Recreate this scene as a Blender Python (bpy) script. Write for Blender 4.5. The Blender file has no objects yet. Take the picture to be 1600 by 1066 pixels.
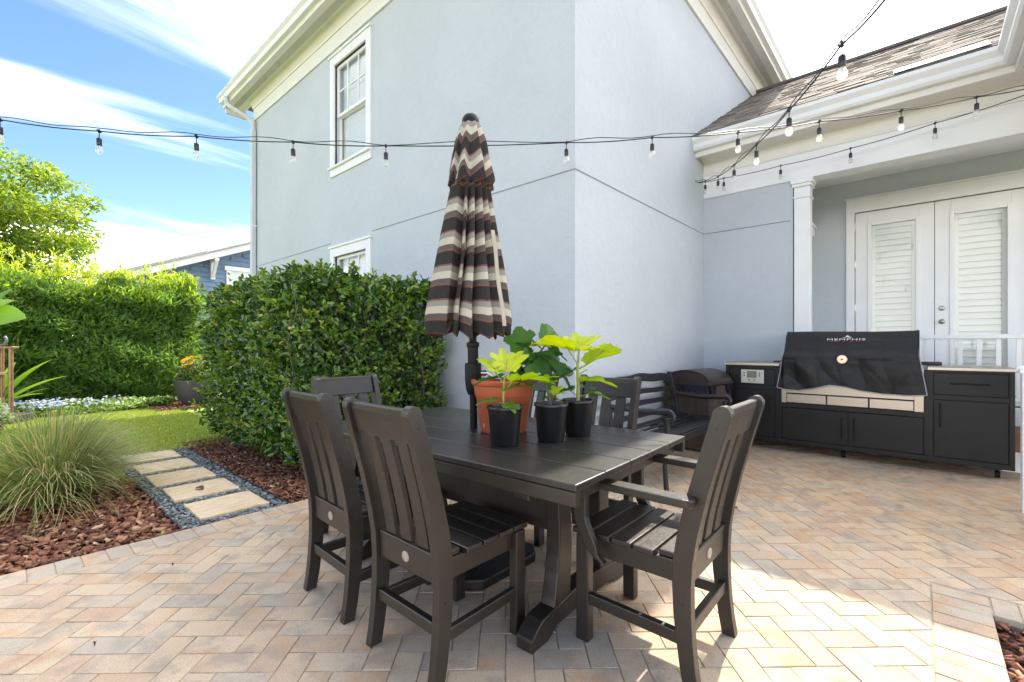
import bpy, bmesh, math, random
import numpy as np
from mathutils import Vector, Matrix, Euler
R = math.radians
rng = np.random.default_rng(7)
random.seed(7)
scene = bpy.context.scene
COL = scene.collection

# ------------------------------------------------------------------ camera, sky, sun, exposure
CAMH = 1.2
YAW = R(41.8)                      # camera forward, world angle from +X
cd = bpy.data.cameras.new('camera'); cam = bpy.data.objects.new('camera', cd); COL.objects.link(cam)
cam.location = (0, 0, CAMH); cam.rotation_euler = (R(90), 0, YAW - R(90))
cd.sensor_width = 36; cd.lens = 715 / 1600 * 36; cd.shift_y = 7 / 1600
cd.clip_start = 0.05; cd.clip_end = 2000
scene.camera = cam

SUN_EL = R(48); SUN_AZ = math.atan2(0.165, 1.0)        # world angle from +X
sdir = Vector((math.cos(SUN_AZ) * math.cos(SUN_EL), math.sin(SUN_AZ) * math.cos(SUN_EL), math.sin(SUN_EL)))
sl = bpy.data.lights.new('sun', 'SUN'); sl.energy = 1.6; sl.angle = R(0.6); sl.color = (1, .91, .76)
so = bpy.data.objects.new('sun', sl); COL.objects.link(so)
so.rotation_euler = sdir.to_track_quat('Z', 'Y').to_euler()

world = bpy.data.worlds.new('World'); scene.world = world; world.use_nodes = True
wn, wl = world.node_tree.nodes, world.node_tree.links
wn.clear()
def N(t, nodes=None, **kw):
    n = (nodes or wn).new(t)
    for k, v in kw.items():
        if k in n.inputs: n.inputs[k].default_value = v
        else: setattr(n, k, v)
    return n
sky = N('ShaderNodeTexSky'); sky.sky_type = 'NISHITA'; sky.sun_disc = False
sky.sun_elevation = SUN_EL; sky.sun_rotation = R(90) - SUN_AZ
sky.air_density = 1.0; sky.dust_density = 0.6; sky.ozone_density = 1.5
SKY = 0.05
bg1 = N('ShaderNodeBackground'); bg1.inputs[1].default_value = SKY
hs = N('ShaderNodeHueSaturation'); hs.inputs['Saturation'].default_value = 1.15; hs.inputs['Value'].default_value = 1.0
wl.new(sky.outputs[0], hs.inputs['Color']); wl.new(hs.outputs[0], bg1.inputs[0])
bg2 = N('ShaderNodeBackground'); bg2.inputs[0].default_value = (1, .975, .94, 1); bg2.inputs[1].default_value = 1.0
tc = N('ShaderNodeTexCoord')
sep = N('ShaderNodeSeparateXYZ'); wl.new(tc.outputs['Generated'], sep.inputs[0])
def M(op, a, b=None, c=None, nodes=None, links=None):
    nodes = nodes or wn; links = links or wl
    n = nodes.new('ShaderNodeMath'); n.operation = op
    for i, v in enumerate((a, b, c)):
        if v is None: continue
        if isinstance(v, (int, float)): n.inputs[i].default_value = v
        else: links.new(v, n.inputs[i])
    return n.outputs[0]
zz = M('ADD', M('MAXIMUM', sep.outputs[2], 0.0), 0.22)
cx = M('DIVIDE', sep.outputs[0], zz); cy = M('DIVIDE', sep.outputs[1], zz)
cmb = N('ShaderNodeCombineXYZ'); wl.new(cx, cmb.inputs[0]); wl.new(cy, cmb.inputs[1])
mp = N('ShaderNodeMapping'); mp.inputs['Location'].default_value = (2.0, 1.0, 0); mp.inputs['Rotation'].default_value = (0, 0, R(-35)); mp.inputs['Scale'].default_value = (.55, 1.7, 1)
wl.new(cmb.outputs[0], mp.inputs[0])
n1 = N('ShaderNodeTexNoise'); n1.inputs['Scale'].default_value = 1.0; n1.inputs['Detail'].default_value = 9; n1.inputs['Roughness'].default_value = .56; n1.inputs['Distortion'].default_value = .5
wl.new(mp.outputs[0], n1.inputs['Vector'])
mr = N('ShaderNodeMapRange'); mr.interpolation_type = 'SMOOTHSTEP'; mr.inputs[1].default_value = .47; mr.inputs[2].default_value = .78
wl.new(n1.outputs['Fac'], mr.inputs[0])
dp = N('ShaderNodeVectorMath'); dp.operation = 'DOT_PRODUCT'; wl.new(tc.outputs['Generated'], dp.inputs[0]); dp.inputs[1].default_value = sdir
gl = N('ShaderNodeMapRange'); gl.interpolation_type = 'SMOOTHSTEP'; gl.inputs[1].default_value = .57; gl.inputs[2].default_value = .74
wl.new(M('ADD', dp.outputs['Value'], M('MULTIPLY', M('SUBTRACT', n1.outputs['Fac'], .5), .5)), gl.inputs[0])
hz = N('ShaderNodeMapRange'); hz.interpolation_type = 'SMOOTHSTEP'; hz.inputs[1].default_value = .205; hz.inputs[2].default_value = .13; hz.inputs[3].default_value = 0; hz.inputs[4].default_value = 1
wl.new(M('ADD', sep.outputs[2], M('MULTIPLY', M('SUBTRACT', n1.outputs['Fac'], .5), .35)), hz.inputs[0])
fac = M('MAXIMUM', M('MAXIMUM', M('MULTIPLY', mr.outputs[0], .95), gl.outputs[0]), M('MULTIPLY', hz.outputs[0], 1.0))
mx = N('ShaderNodeMixShader'); wl.new(fac, mx.inputs[0]); wl.new(bg1.outputs[0], mx.inputs[1]); wl.new(bg2.outputs[0], mx.inputs[2])
wo = N('ShaderNodeOutputWorld'); wl.new(mx.outputs[0], wo.inputs[0])

scene.view_settings.view_transform = 'Standard'; scene.view_settings.look = 'None'
scene.view_settings.exposure = 2.44; scene.view_settings.gamma = 1
try: scene.view_settings.use_curve_mapping = False
except Exception: pass
scene.render.engine = 'CYCLES'
scene.cycles.use_denoising = True
scene.cycles.max_bounces = 8; scene.cycles.transparent_max_bounces = 16
scene.cycles.sample_clamp_indirect = 6

# ------------------------------------------------------------------ helpers
FWD = Vector((math.cos(YAW), math.sin(YAW), 0)); RGT = Vector((math.sin(YAW), -math.cos(YAW), 0))
def P(px, py, Y):
    "a point at depth Y metres in front of the viewpoint"
    return FWD * Y + RGT * ((px - 800) / 715 * Y) + Vector((0, 0, CAMH + (540 - py) / 715 * Y))
def tag(o, label, cat, group=None, kind=None):
    if label: o['label'] = label
    if cat: o['category'] = cat
    if group: o['group'] = group
    if kind: o['kind'] = kind
    return o
def thing(name, label, cat, loc=(0, 0, 0), rz=0, group=None):
    o = bpy.data.objects.new(name, None); COL.objects.link(o)
    o.location = loc; o.rotation_euler = (0, 0, rz); o.empty_display_size = .1
    return tag(o, label, cat, group)
def children(o): return [c for c in bpy.data.objects if c.parent == o]
def dup(o, parent=None):
    c = o.copy(); COL.objects.link(c); c.parent = parent
    for ch in children(o): dup(ch, c)
    return c

class MB:
    def __init__(s): s.v = []; s.f = []; s.t = []
    def add(s, vs, fs, tone=None):
        k = len(s.v); s.v += [tuple(v) for v in vs]; s.f += [tuple(i + k for i in f) for f in fs]
        if tone is not None: s.t += (list(tone) if isinstance(tone, (list, tuple)) else [tone] * len(vs))
        return s
    def box(s, a, b, M_=None, tone=None):
        x0, y0, z0 = a; x1, y1, z1 = b
        if x0 > x1: x0, x1 = x1, x0
        if y0 > y1: y0, y1 = y1, y0
        if z0 > z1: z0, z1 = z1, z0
        vs = [Vector(p) for p in ((x0, y0, z0), (x1, y0, z0), (x1, y1, z0), (x0, y1, z0), (x0, y0, z1), (x1, y0, z1), (x1, y1, z1), (x0, y1, z1))]
        if M_ is not None: vs = [M_ @ v for v in vs]
        return s.add(vs, [(0, 3, 2, 1), (4, 5, 6, 7), (0, 1, 5, 4), (1, 2, 6, 5), (2, 3, 7, 6), (3, 0, 4, 7)], tone)
    def cbox(s, c, d, M_=None, tone=None):
        return s.box([c[i] - d[i] / 2 for i in range(3)], [c[i] + d[i] / 2 for i in range(3)], M_, tone)
    def beam(s, p0, p1, w, h, up=(0, 0, 1)):
        p0 = Vector(p0); p1 = Vector(p1); d = (p1 - p0).normalized(); side = d.cross(Vector(up)).normalized(); u = side.cross(d)
        vs = []
        for p in (p0, p1):
            for a, b in ((-1, -1), (1, -1), (1, 1), (-1, 1)): vs.append(p + side * (a * w / 2) + u * (b * h / 2))
        return s.add(vs, [(0, 1, 2, 3), (7, 6, 5, 4), (0, 4, 5, 1), (1, 5, 6, 2), (2, 6, 7, 3), (3, 7, 4, 0)])
    def prism(s, pts, ext):
        "closed outline of 3-D points pushed along ext; ear-clipped caps"
        n = len(pts); e = Vector(ext); a = [Vector(p) for p in pts]; b = [p + e for p in a]
        return s.add(a + b, [tuple(range(n - 1, -1, -1)), tuple(range(n, 2 * n))] + [(i, (i + 1) % n, (i + 1) % n + n, i + n) for i in range(n)])
    def ribbon(s, A, B, ext):
        "strip between matching point lists A and B, thickened by ext"
        n = len(A); e = Vector(ext); vs = [Vector(p) for p in A] + [Vector(p) for p in B]; vs += [p + e for p in vs]
        fs = []
        for i in range(n - 1):
            fs += [(i, i + 1, n + i + 1, n + i), (2 * n + i, 3 * n + i, 3 * n + i + 1, 2 * n + i + 1),
                   (i, 2 * n + i, 2 * n + i + 1, i + 1), (n + i, n + i + 1, 3 * n + i + 1, 3 * n + i)]
        fs += [(0, n, 3 * n, 2 * n), (n - 1, 2 * n + n - 1, 3 * n + n - 1, 2 * n - 1)]
        return s.add(vs, fs)
    def tube(s, path, r, n=8, cap=True, tone=None):
        pts = [Vector(p) for p in path]; k = len(pts); rr = r if isinstance(r, (list, tuple)) else [r] * k
        vs = []; prev = None
        for i, p in enumerate(pts):
            d = (pts[min(i + 1, k - 1)] - pts[max(i - 1, 0)]).normalized()
            a = prev if prev is not None else (Vector((0, 0, 1)) if abs(d.z) < .9 else Vector((1, 0, 0)))
            a = (a - d * a.dot(d)).normalized(); b = d.cross(a); prev = a
            for j in range(n):
                t = 2 * math.pi * j / n; vs.append(p + (a * math.cos(t) + b * math.sin(t)) * rr[i])
        fs = [(i * n + j, i * n + (j + 1) % n, (i + 1) * n + (j + 1) % n, (i + 1) * n + j) for i in range(k - 1) for j in range(n)]
        if cap: fs += [tuple(range(n - 1, -1, -1)), tuple((k - 1) * n + j for j in range(n))]
        return s.add(vs, fs, tone)
    def lathe(s, prof, n=32, c=(0, 0, 0)):
        vs = []
        for r, z in prof:
            for j in range(n):
                t = 2 * math.pi * j / n; vs.append((c[0] + r * math.cos(t), c[1] + r * math.sin(t), c[2] + z))
        k = len(prof)
        fs = [(i * n + j, i * n + (j + 1) % n, (i + 1) * n + (j + 1) % n, (i + 1) * n + j) for i in range(k - 1) for j in range(n)]
        fs += [tuple(range(n - 1, -1, -1)), tuple((k - 1) * n + j for j in range(n))]
        return s.add(vs, fs)
    def build(s, name, mat, parent=None, bevel=0, smooth=None, seg=2, loc=None):
        me = bpy.data.meshes.new(name); me.from_pydata(s.v, [], s.f)
        bm = bmesh.new(); bm.from_mesh(me); bmesh.ops.recalc_face_normals(bm, faces=bm.faces); bm.to_mesh(me); bm.free()
        if s.t and len(s.t) == len(s.v):
            a = me.attributes.new('tone', 'FLOAT', 'POINT'); a.data.foreach_set('value', np.array(s.t, dtype=np.float32))
        return link(name, me, mat, parent, bevel, smooth, seg, loc)
def link(name, me, mat, parent=None, bevel=0, smooth=None, seg=2, loc=None):
    if mat is not None: me.materials.append(mat)
    if smooth:
        me.shade_smooth()
        if smooth is not True: me.set_sharp_from_angle(angle=R(smooth))
    o = bpy.data.objects.new(name, me); COL.objects.link(o)
    if parent is not None: o.parent = parent
    if loc is not None: o.location = loc
    if bevel:
        b = o.modifiers.new('edge', 'BEVEL'); b.width = bevel; b.segments = seg; b.limit_method = 'ANGLE'; b.angle_limit = R(35)
        b.harden_normals = False
    return o
def npmesh(name, V, F, mat, parent=None, tone=None, smooth=False, extra=None):
    "fast mesh from arrays; F is (n,3) or (n,4)"
    me = bpy.data.meshes.new(name); V = np.asarray(V, np.float32); F = np.asarray(F, np.int32); k = F.shape[1]
    me.vertices.add(len(V)); me.vertices.foreach_set('co', V.ravel())
    me.loops.add(F.size); me.loops.foreach_set('vertex_index', F.ravel())
    me.polygons.add(len(F)); me.polygons.foreach_set('loop_start', np.arange(0, F.size, k, dtype=np.int32))
    try: me.polygons.foreach_set('loop_total', np.full(len(F), k, np.int32))
    except Exception: pass
    me.update(calc_edges=True)
    if tone is not None:
        a = me.attributes.new('tone', 'FLOAT', 'POINT'); a.data.foreach_set('value', np.asarray(tone, np.float32))
    return link(name, me, mat, parent, smooth=smooth)

# ------------------------------------------------------------------ materials
def lin(c):
    c = c.lstrip('#'); o = []
    for i in (0, 2, 4):
        v = int(c[i:i + 2], 16) / 255; o.append(v / 12.92 if v <= .04045 else ((v + .055) / 1.055) ** 2.4)
    return tuple(o)
class Mat:
    def __init__(s, name):
        s.m = bpy.data.materials.new(name); s.m.use_nodes = True; s.n = s.m.node_tree.nodes; s.l = s.m.node_tree.links
        s.b = s.n['Principled BSDF']; s.out = s.n['Material Output']
    def new(s, t, **kw): return N(t, s.n, **kw)
    def obj(s):
        t = s.new('ShaderNodeTexCoord'); return t.outputs['Object']
    def noise(s, scale, detail=4, rough=.55, vec=None, dist=0):
        n = s.new('ShaderNodeTexNoise'); n.inputs['Scale'].default_value = scale; n.inputs['Detail'].default_value = detail
        n.inputs['Roughness'].default_value = rough; n.inputs['Distortion'].default_value = dist
        s.l.new(vec if vec is not None else s.obj(), n.inputs['Vector']); return n.outputs['Fac']
    def ramp(s, fac, stops, interp='LINEAR'):
        r = s.new('ShaderNodeValToRGB'); e = r.color_ramp.elements; r.color_ramp.interpolation = interp
        while len(e) < len(stops): e.new(0.5)
        for el, (p, c) in zip(e, stops): el.position = p; el.color = (*c[:3], 1)
        s.l.new(fac, r.inputs[0]); return r.outputs[0]
    def attr(s, name='tone'):
        a = s.new('ShaderNodeAttribute'); a.attribute_name = name; return a.outputs['Fac']
    def mix(s, fac, a, b, mode='MIX'):
        n = s.new('ShaderNodeMix'); n.data_type = 'RGBA'; n.blend_type = mode
        for i, v in ((0, fac), (6, a), (7, b)):
            if isinstance(v, (int, float)): n.inputs[i].default_value = v
            elif isinstance(v, tuple): n.inputs[i].default_value = (*v[:3], 1)
            else: s.l.new(v, n.inputs[i])
        return n.outputs[2]
    def math(s, op, a, b=None): return M(op, a, b, None, s.n, s.l)
    def bump(s, h, strength=.3, dist=.01):
        n = s.new('ShaderNodeBump'); n.inputs['Strength'].default_value = strength; n.inputs['Distance'].default_value = dist
        s.l.new(h, n.inputs['Height']); s.l.new(n.outputs[0], s.b.inputs['Normal']); return n
    def set(s, **kw):
        for k, v in kw.items():
            k = k.replace('_', ' ')
            if k == 'Color': k = 'Base Color'
            if k == 'Specular': k = 'Specular IOR Level'
            if isinstance(v, tuple): v = (*v[:3], 1)
            if hasattr(v, 'is_linked'): s.l.new(v, s.b.inputs[k])
            else: s.b.inputs[k].default_value = v
        return s
def simple(name, col, rough=.5, metal=0, var=.12, vscale=6, bscale=0, bstr=.2, bdist=.003, spec=.5):
    m = Mat(name)
    c = m.ramp(m.noise(vscale, 5), [(.3, tuple(x * (1 - var) for x in col)), (.7, tuple(min(1, x * (1 + var)) for x in col))])
    m.set(Color=c, Roughness=rough, Metallic=metal, Specular=spec)
    if bscale: m.bump(m.noise(bscale, 3), bstr, bdist)
    return m.m
def leafmat(name, stops, rough=.4, transl=.35, spec=.4):
    m = Mat(name); c = m.ramp(m.attr(), stops); m.set(Color=c, Roughness=rough, Specular=spec)
    t = m.new('ShaderNodeBsdfTranslucent'); h = m.new('ShaderNodeHueSaturation'); h.inputs['Value'].default_value = 1.5; h.inputs['Saturation'].default_value = 1.1; h.inputs['Hue'].default_value = .485
    m.l.new(c, h.inputs['Color']); m.l.new(h.outputs[0], t.inputs[0])
    x = m.new('ShaderNodeMixShader'); x.inputs[0].default_value = transl
    m.l.new(m.b.outputs[0], x.inputs[1]); m.l.new(t.outputs[0], x.inputs[2]); m.l.new(x.outputs[0], m.out.inputs[0])
    return m.m

def stucco(name, col):
    m = Mat(name)
    big = m.noise(.9, 5); c = m.ramp(big, [(.3, tuple(x * .955 for x in col)), (.7, tuple(x * 1.035 for x in col))])
    c = m.mix(1.0, c, m.ramp(m.noise(14, 6, .7), [(.3, (.965,) * 3), (.7, (1.02,) * 3)]), 'MULTIPLY')
    m.set(Color=c, Roughness=.85, Specular=.25)
    h = m.math('ADD', m.math('MULTIPLY', m.noise(60, 6, .65), 1.0), m.math('MULTIPLY', m.noise(9, 4, .6), 1.6))
    m.bump(h, .5, .009); return m.m
M_wall = stucco('stucco_blue_grey', (.535, .57, .605))
M_trim = simple('painted_trim', (.80, .785, .74), .45, var=.03, vscale=3, bscale=40, bstr=.05)
M_trimw = simple('white_trim', (.82, .82, .815), .4, var=.03, vscale=3, bscale=40, bstr=.05)
M_groove = simple('reveal_joint', (.24, .25, .265), .7)
M_poly = Mat('charcoal_lumber')
_g = M_poly.noise(220, 2, .6)
M_poly.set(Color=M_poly.ramp(M_poly.noise(14, 4), [(.3, (.0165, .0128, .0106)), (.7, (.0225, .0176, .0146))]), Roughness=M_poly.ramp(M_poly.noise(90, 3), [(.3, (.30,) * 3), (.7, (.46,) * 3)]), Specular=.6)
M_poly.bump(_g, .35, .0015); M_poly = M_poly.m
M_table = Mat('charcoal_tabletop')
M_table.set(Color=M_table.ramp(M_table.noise(9, 5), [(.3, (.014, .0128, .0125)), (.7, (.019, .0172, .0165))]), Roughness=M_table.ramp(M_table.noise(60, 4, .65), [(.3, (.31,) * 3), (.7, (.40,) * 3)]), Specular=.65)
M_table.bump(M_table.noise(260, 2, .6), .16, .001); M_table = M_table.m
M_black_metal = simple('black_powder_coat', (.006, .006, .006), .5, var=.1, vscale=30, bscale=300, bstr=.12, bdist=.001, spec=.25)
M_cast = simple('cast_black_metal', (.014, .0145, .016), .38, bscale=120, bstr=.15, bdist=.001)
M_rubber = simple('black_plastic', (.0095, .0092, .0092), .33, var=.15, vscale=40)
M_screw = simple('dark_screw', (.006, .006, .006), .4)
M_badge = simple('cream_badge', (.34, .29, .24), .4)
M_terra = simple('terracotta_plastic', (.44, .105, .042), .42, var=.08, vscale=12)
M_soil = simple('potting_soil', (.03, .02, .013), .95, var=.4, vscale=60, bscale=80, bstr=.8, bdist=.01)
M_steel = Mat('brushed_stainless')
_mp = M_steel.new('ShaderNodeMapping'); _mp.inputs['Scale'].default_value = (60, 2, 400); M_steel.l.new(M_steel.obj(), _mp.inputs[0])
_st = M_steel.noise(1, 3, .6, _mp.outputs[0])
M_steel.set(Color=(.46, .41, .35), Metallic=1.0, Roughness=M_steel.ramp(_st, [(.3, (.30,) * 3), (.7, (.42,) * 3)])); M_steel.bump(_st, .06, .001); M_steel = M_steel.m
M_stone_gray = simple('grey_ceramic', (.075, .07, .078), .55, var=.12, vscale=4)
M_bark = simple('bark', (.10, .075, .055), .9, var=.35, vscale=8, bscale=20, bstr=.8, bdist=.02)
M_twig = simple('twig', (.13, .10, .075), .85, var=.3, vscale=20)
M_dark = simple('dark_interior', (.02, .02, .022), .9)
M_nickel = simple('satin_nickel', (.42, .39, .34), .3, 1.0)
M_copper = simple('bronze_tube', (.28, .17, .10), .4, .6, var=.25, vscale=20)

def paver():
    m = Mat('clay_pavers'); t = m.attr()
    base = m.ramp(t, [(0, (0.550, 0.427, 0.305)), (.25, (0.576, 0.456, 0.329)), (.42, (0.537, 0.401, 0.285)), (.55, (0.506, 0.367, 0.259)), (.70, (0.562, 0.452, 0.339)), (.86, (0.496, 0.411, 0.323)), (.96, (0.443, 0.380, 0.311)), (1, (0.509, 0.433, 0.353))])
    o = m.obj()
    off = m.new('ShaderNodeCombineXYZ'); m.l.new(m.math('MULTIPLY', t, 37.0), off.inputs[2])
    va = m.new('ShaderNodeVectorMath'); va.operation = 'ADD'; m.l.new(o, va.inputs[0]); m.l.new(off.outputs[0], va.inputs[1])
    blot = m.ramp(m.noise(7.5, 4, .55, va.outputs[0]), [(.50, (0,) * 3), (.66, (1,) * 3)])
    c = m.mix(m.math('MULTIPLY', blot, .55), base, (.30, .262, .228))
    blot2 = m.ramp(m.noise(4.5, 3, .5, va.outputs[0]), [(.55, (0,) * 3), (.7, (1,) * 3)])
    c = m.mix(m.math('MULTIPLY', blot2, .6), c, (.53, .30, .155))
    speck = m.ramp(m.noise(190, 3, .7), [(.28, (.66,) * 3), (.5, (1,) * 3), (.72, (1.12,) * 3)])
    c = m.mix(1.0, c, speck, 'MULTIPLY')
    stain = m.ramp(m.noise(1.1, 6, .6), [(.35, (.82,) * 3), (.6, (1.04,) * 3)])
    c = m.mix(1.0, c, stain, 'MULTIPLY')
    # browner tint and streaky grey-brown blotches past a ragged edge, towards bench and kitchen
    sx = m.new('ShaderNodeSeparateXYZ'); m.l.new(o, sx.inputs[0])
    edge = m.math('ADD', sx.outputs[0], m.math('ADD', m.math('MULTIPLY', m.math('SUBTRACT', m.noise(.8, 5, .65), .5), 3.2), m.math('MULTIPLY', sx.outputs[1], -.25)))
    brown_mix = m.new('ShaderNodeMapRange'); brown_mix.inputs[1].default_value = 2.5; brown_mix.inputs[2].default_value = 4.1; m.l.new(edge, brown_mix.inputs[0])
    c = m.mix(m.math('MULTIPLY', brown_mix.outputs[0], .9), c, m.mix(1.0, c, (1.06, .965, .84), 'MULTIPLY'))
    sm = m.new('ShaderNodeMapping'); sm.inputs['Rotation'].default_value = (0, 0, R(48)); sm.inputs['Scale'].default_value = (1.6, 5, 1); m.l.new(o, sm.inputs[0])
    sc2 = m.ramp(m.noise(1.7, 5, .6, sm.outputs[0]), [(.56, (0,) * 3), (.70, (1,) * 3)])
    c = m.mix(m.math('MULTIPLY', m.math('MULTIPLY', sc2, brown_mix.outputs[0]), .5), c, (.22, .18, .145))
    m.set(Color=c, Roughness=.78, Specular=.35)
    m.bump(m.math('ADD', m.noise(240, 3, .7), m.math('MULTIPLY', m.noise(40, 3), .8)), .45, .0025)
    return m.m
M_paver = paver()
M_sand = simple('joint_sand', (.36, .295, .225), .95, var=.3, vscale=30, bscale=200, bstr=.5)
def chipmat(name, stops, rough=.8):
    m = Mat(name); c = m.ramp(m.attr(), stops)
    s_ = m.ramp(m.noise(90, 4, .65), [(.25, (.75,) * 3), (.7, (1.12,) * 3)])
    m.set(Color=m.mix(1.0, c, s_, 'MULTIPLY'), Roughness=rough, Specular=.3); m.bump(m.noise(160, 3), .5, .004); return m.m
M_mulch = chipmat('bark_mulch', [(0, (.05, .02, .014)), (.25, (.16, .065, .042)), (.5, (.27, .11, .065)), (.72, (.36, .17, .095)), (.88, (.46, .27, .15)), (1, (.58, .44, .28))])
M_mulchbed = simple('mulch_bed', (.06, .026, .017), .95, var=.5, vscale=25, bscale=40, bstr=1, bdist=.02)
M_slate = chipmat('slate_chips', [(0, (.06, .068, .072)), (.4, (.17, .19, .20)), (.75, (.29, .31, .315)), (1, (.50, .51, .50))], .6)
def sandstone():
    m = Mat('sandstone'); o = m.obj()
    mp_ = m.new('ShaderNodeMapping'); mp_.inputs['Scale'].default_value = (1.2, 7, 1); mp_.inputs['Rotation'].default_value = (0, 0, R(28)); m.l.new(o, mp_.inputs[0])
    n_ = m.noise(2.2, 7, .6, mp_.outputs[0], 1.2)
    c = m.ramp(n_, [(.25, (.36, .22, .11)), (.40, (.60, .45, .29)), (.52, (.70, .58, .42)), (.62, (.55, .37, .20)), (.72, (.68, .55, .38)), (.88, (.66, .58, .46))])
    c = m.mix(1.0, c, m.ramp(m.noise(120, 4, .7), [(.3, (.8,) * 3), (.7, (1.1,) * 3)]), 'MULTIPLY')
    m.set(Color=c, Roughness=.85, Specular=.25); m.bump(m.math('ADD', n_, m.noise(80, 4)), .5, .004); return m.m
M_sandstone = sandstone()
def lawn():
    m = Mat('lawn_turf'); c = m.ramp(m.noise(3, 6, .7), [(.3, (.24, .32, .05)), (.7, (.32, .39, .07))])
    c = m.mix(1.0, c, m.ramp(m.noise(140, 2, .7), [(.3, (.65,) * 3), (.7, (1.25,) * 3)]), 'MULTIPLY')
    m.set(Color=c, Roughness=.9, Specular=.2); m.bump(m.noise(180, 2), .8, .01); return m.m
M_lawn = lawn()
M_grassblade = leafmat('grass_blade', [(0, (.21, .28, .04)), (.6, (.30, .37, .06)), (1, (.40, .44, .11))], .6, .3)
M_earth = simple('garden_soil', (.12, .13, .06), .95, var=.35, vscale=.6, bscale=6, bstr=.5, bdist=.05)

def shingles():
    m = Mat('asphalt_shingles'); c = m.ramp(m.attr(), [(0, (.135, .118, .105)), (.4, (.20, .172, .150)), (.75, (.255, .222, .197)), (1, (.16, .146, .135))])
    c = m.mix(1.0, c, m.ramp(m.noise(260, 2, .8), [(.3, (.72,) * 3), (.7, (1.25,) * 3)]), 'MULTIPLY')
    m.set(Color=c, Roughness=.9, Specular=.2); m.bump(m.noise(300, 2), .5, .003); return m.m
M_shingle = shingles()
def glass(name='window_glass', tint=(.97, .975, .97), ior=1.5, boost=1.0):
    m = Mat(name); t = m.new('ShaderNodeBsdfTransparent'); t.inputs[0].default_value = (*tint, 1)
    g = m.new('ShaderNodeBsdfGlossy'); g.inputs['Roughness'].default_value = .01; g.inputs[0].default_value = (1, 1, 1, 1)
    f = m.new('ShaderNodeFresnel'); ge = m.new('ShaderNodeNewGeometry'); m.l.new(m.math('ADD', ior, m.math('MULTIPLY', ge.outputs['Backfacing'], 1 / ior - ior)), f.inputs[0])
    x = m.new('ShaderNodeMixShader'); m.l.new(m.math('MINIMUM', m.math('MULTIPLY', f.outputs[0], boost), 1.0), x.inputs[0]); m.l.new(t.outputs[0], x.inputs[1]); m.l.new(g.outputs[0], x.inputs[2])
    m.l.new(x.outputs[0], m.out.inputs[0]); return m.m
M_glass = glass(boost=0.7)
M_bulb = glass('bulb_glass', (.97, .97, .96), 1.5, 2.2)
_n, _l = M_bulb.node_tree.nodes, M_bulb.node_tree.links
_d = _n.new('ShaderNodeBsdfTranslucent'); _d.inputs[0].default_value = (.9, .88, .82, 1); _x = _n.new('ShaderNodeMixShader'); _x.inputs[0].default_value = .30
_l.new(_n['Mix Shader'].outputs[0], _x.inputs[1]); _l.new(_d.outputs[0], _x.inputs[2]); _l.new(_x.outputs[0], _n['Material Output'].inputs[0])
M_blind = simple('white_blind', (.82, .83, .82), .5, var=.02)
M_siding = simple('blue_siding', (.155, .235, .37), .6, var=.08, vscale=3)
M_roofgrey = simple('grey_roofing', (.40, .385, .37), .85, var=.12, vscale=3, bscale=60, bstr=.4)

# ------------------------------------------------------------------ leaves
def leafcloud(name, pos, axis, nrm, L, W, tone, mat, parent=None, fold=.25, droop=.15, simple_leaf=False):
    n = len(pos); axis = axis / (np.linalg.norm(axis, axis=1, keepdims=True) + 1e-9)
    side = np.cross(axis, nrm); side /= (np.linalg.norm(side, axis=1, keepdims=True) + 1e-9)
    up = np.cross(side, axis)
    L = np.broadcast_to(np.asarray(L), (n,))[:, None]; W = np.broadcast_to(np.asarray(W), (n,))[:, None]
    if simple_leaf:
        V = np.stack([pos, pos + axis * L * .5 + side * W * .5 + up * W * fold, pos + axis * L - up * L * droop, pos + axis * L * .5 - side * W * .5 + up * W * fold], 1)
        F = np.arange(n * 4).reshape(n, 4); F = np.concatenate([F[:, [0, 1, 2]], F[:, [0, 2, 3]]]); k = 4
    else:
        tip = pos + axis * L - up * L * droop
        a1 = pos + axis * L * .28; a2 = pos + axis * L * .68 - up * L * droop * .4
        V = np.stack([pos, a1 + side * W * .44 + up * W * fold, a2 + side * W * .42 + up * W * fold * .8, tip, a2 - side * W * .42 + up * W * fold * .8, a1 - side * W * .44 + up * W * fold], 1)
        F = np.arange(n * 6).reshape(n, 6); F = np.concatenate([F[:, [0, 1, 2, 3]], F[:, [0, 3, 4, 5]]]); k = 6
    return npmesh(name, V.reshape(-1, 3), F, mat, parent, np.repeat(tone, k))
def unit(n):
    v = rng.normal(size=(n, 3)); return v / np.linalg.norm(v, axis=1, keepdims=True)
def lump(p, s=2.2, seed=0):
    return (np.sin(p[:, 0] * s * 1.7 + seed) * np.sin(p[:, 1] * s * 1.3 + 1.3 + seed) + np.sin(p[:, 2] * s * 2.1 + p[:, 0] * s + 2.1) * .8 + np.sin(p[:, 1] * s * 3.1 + p[:, 2] * s * 2.3) * .6) / 2.4
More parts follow.
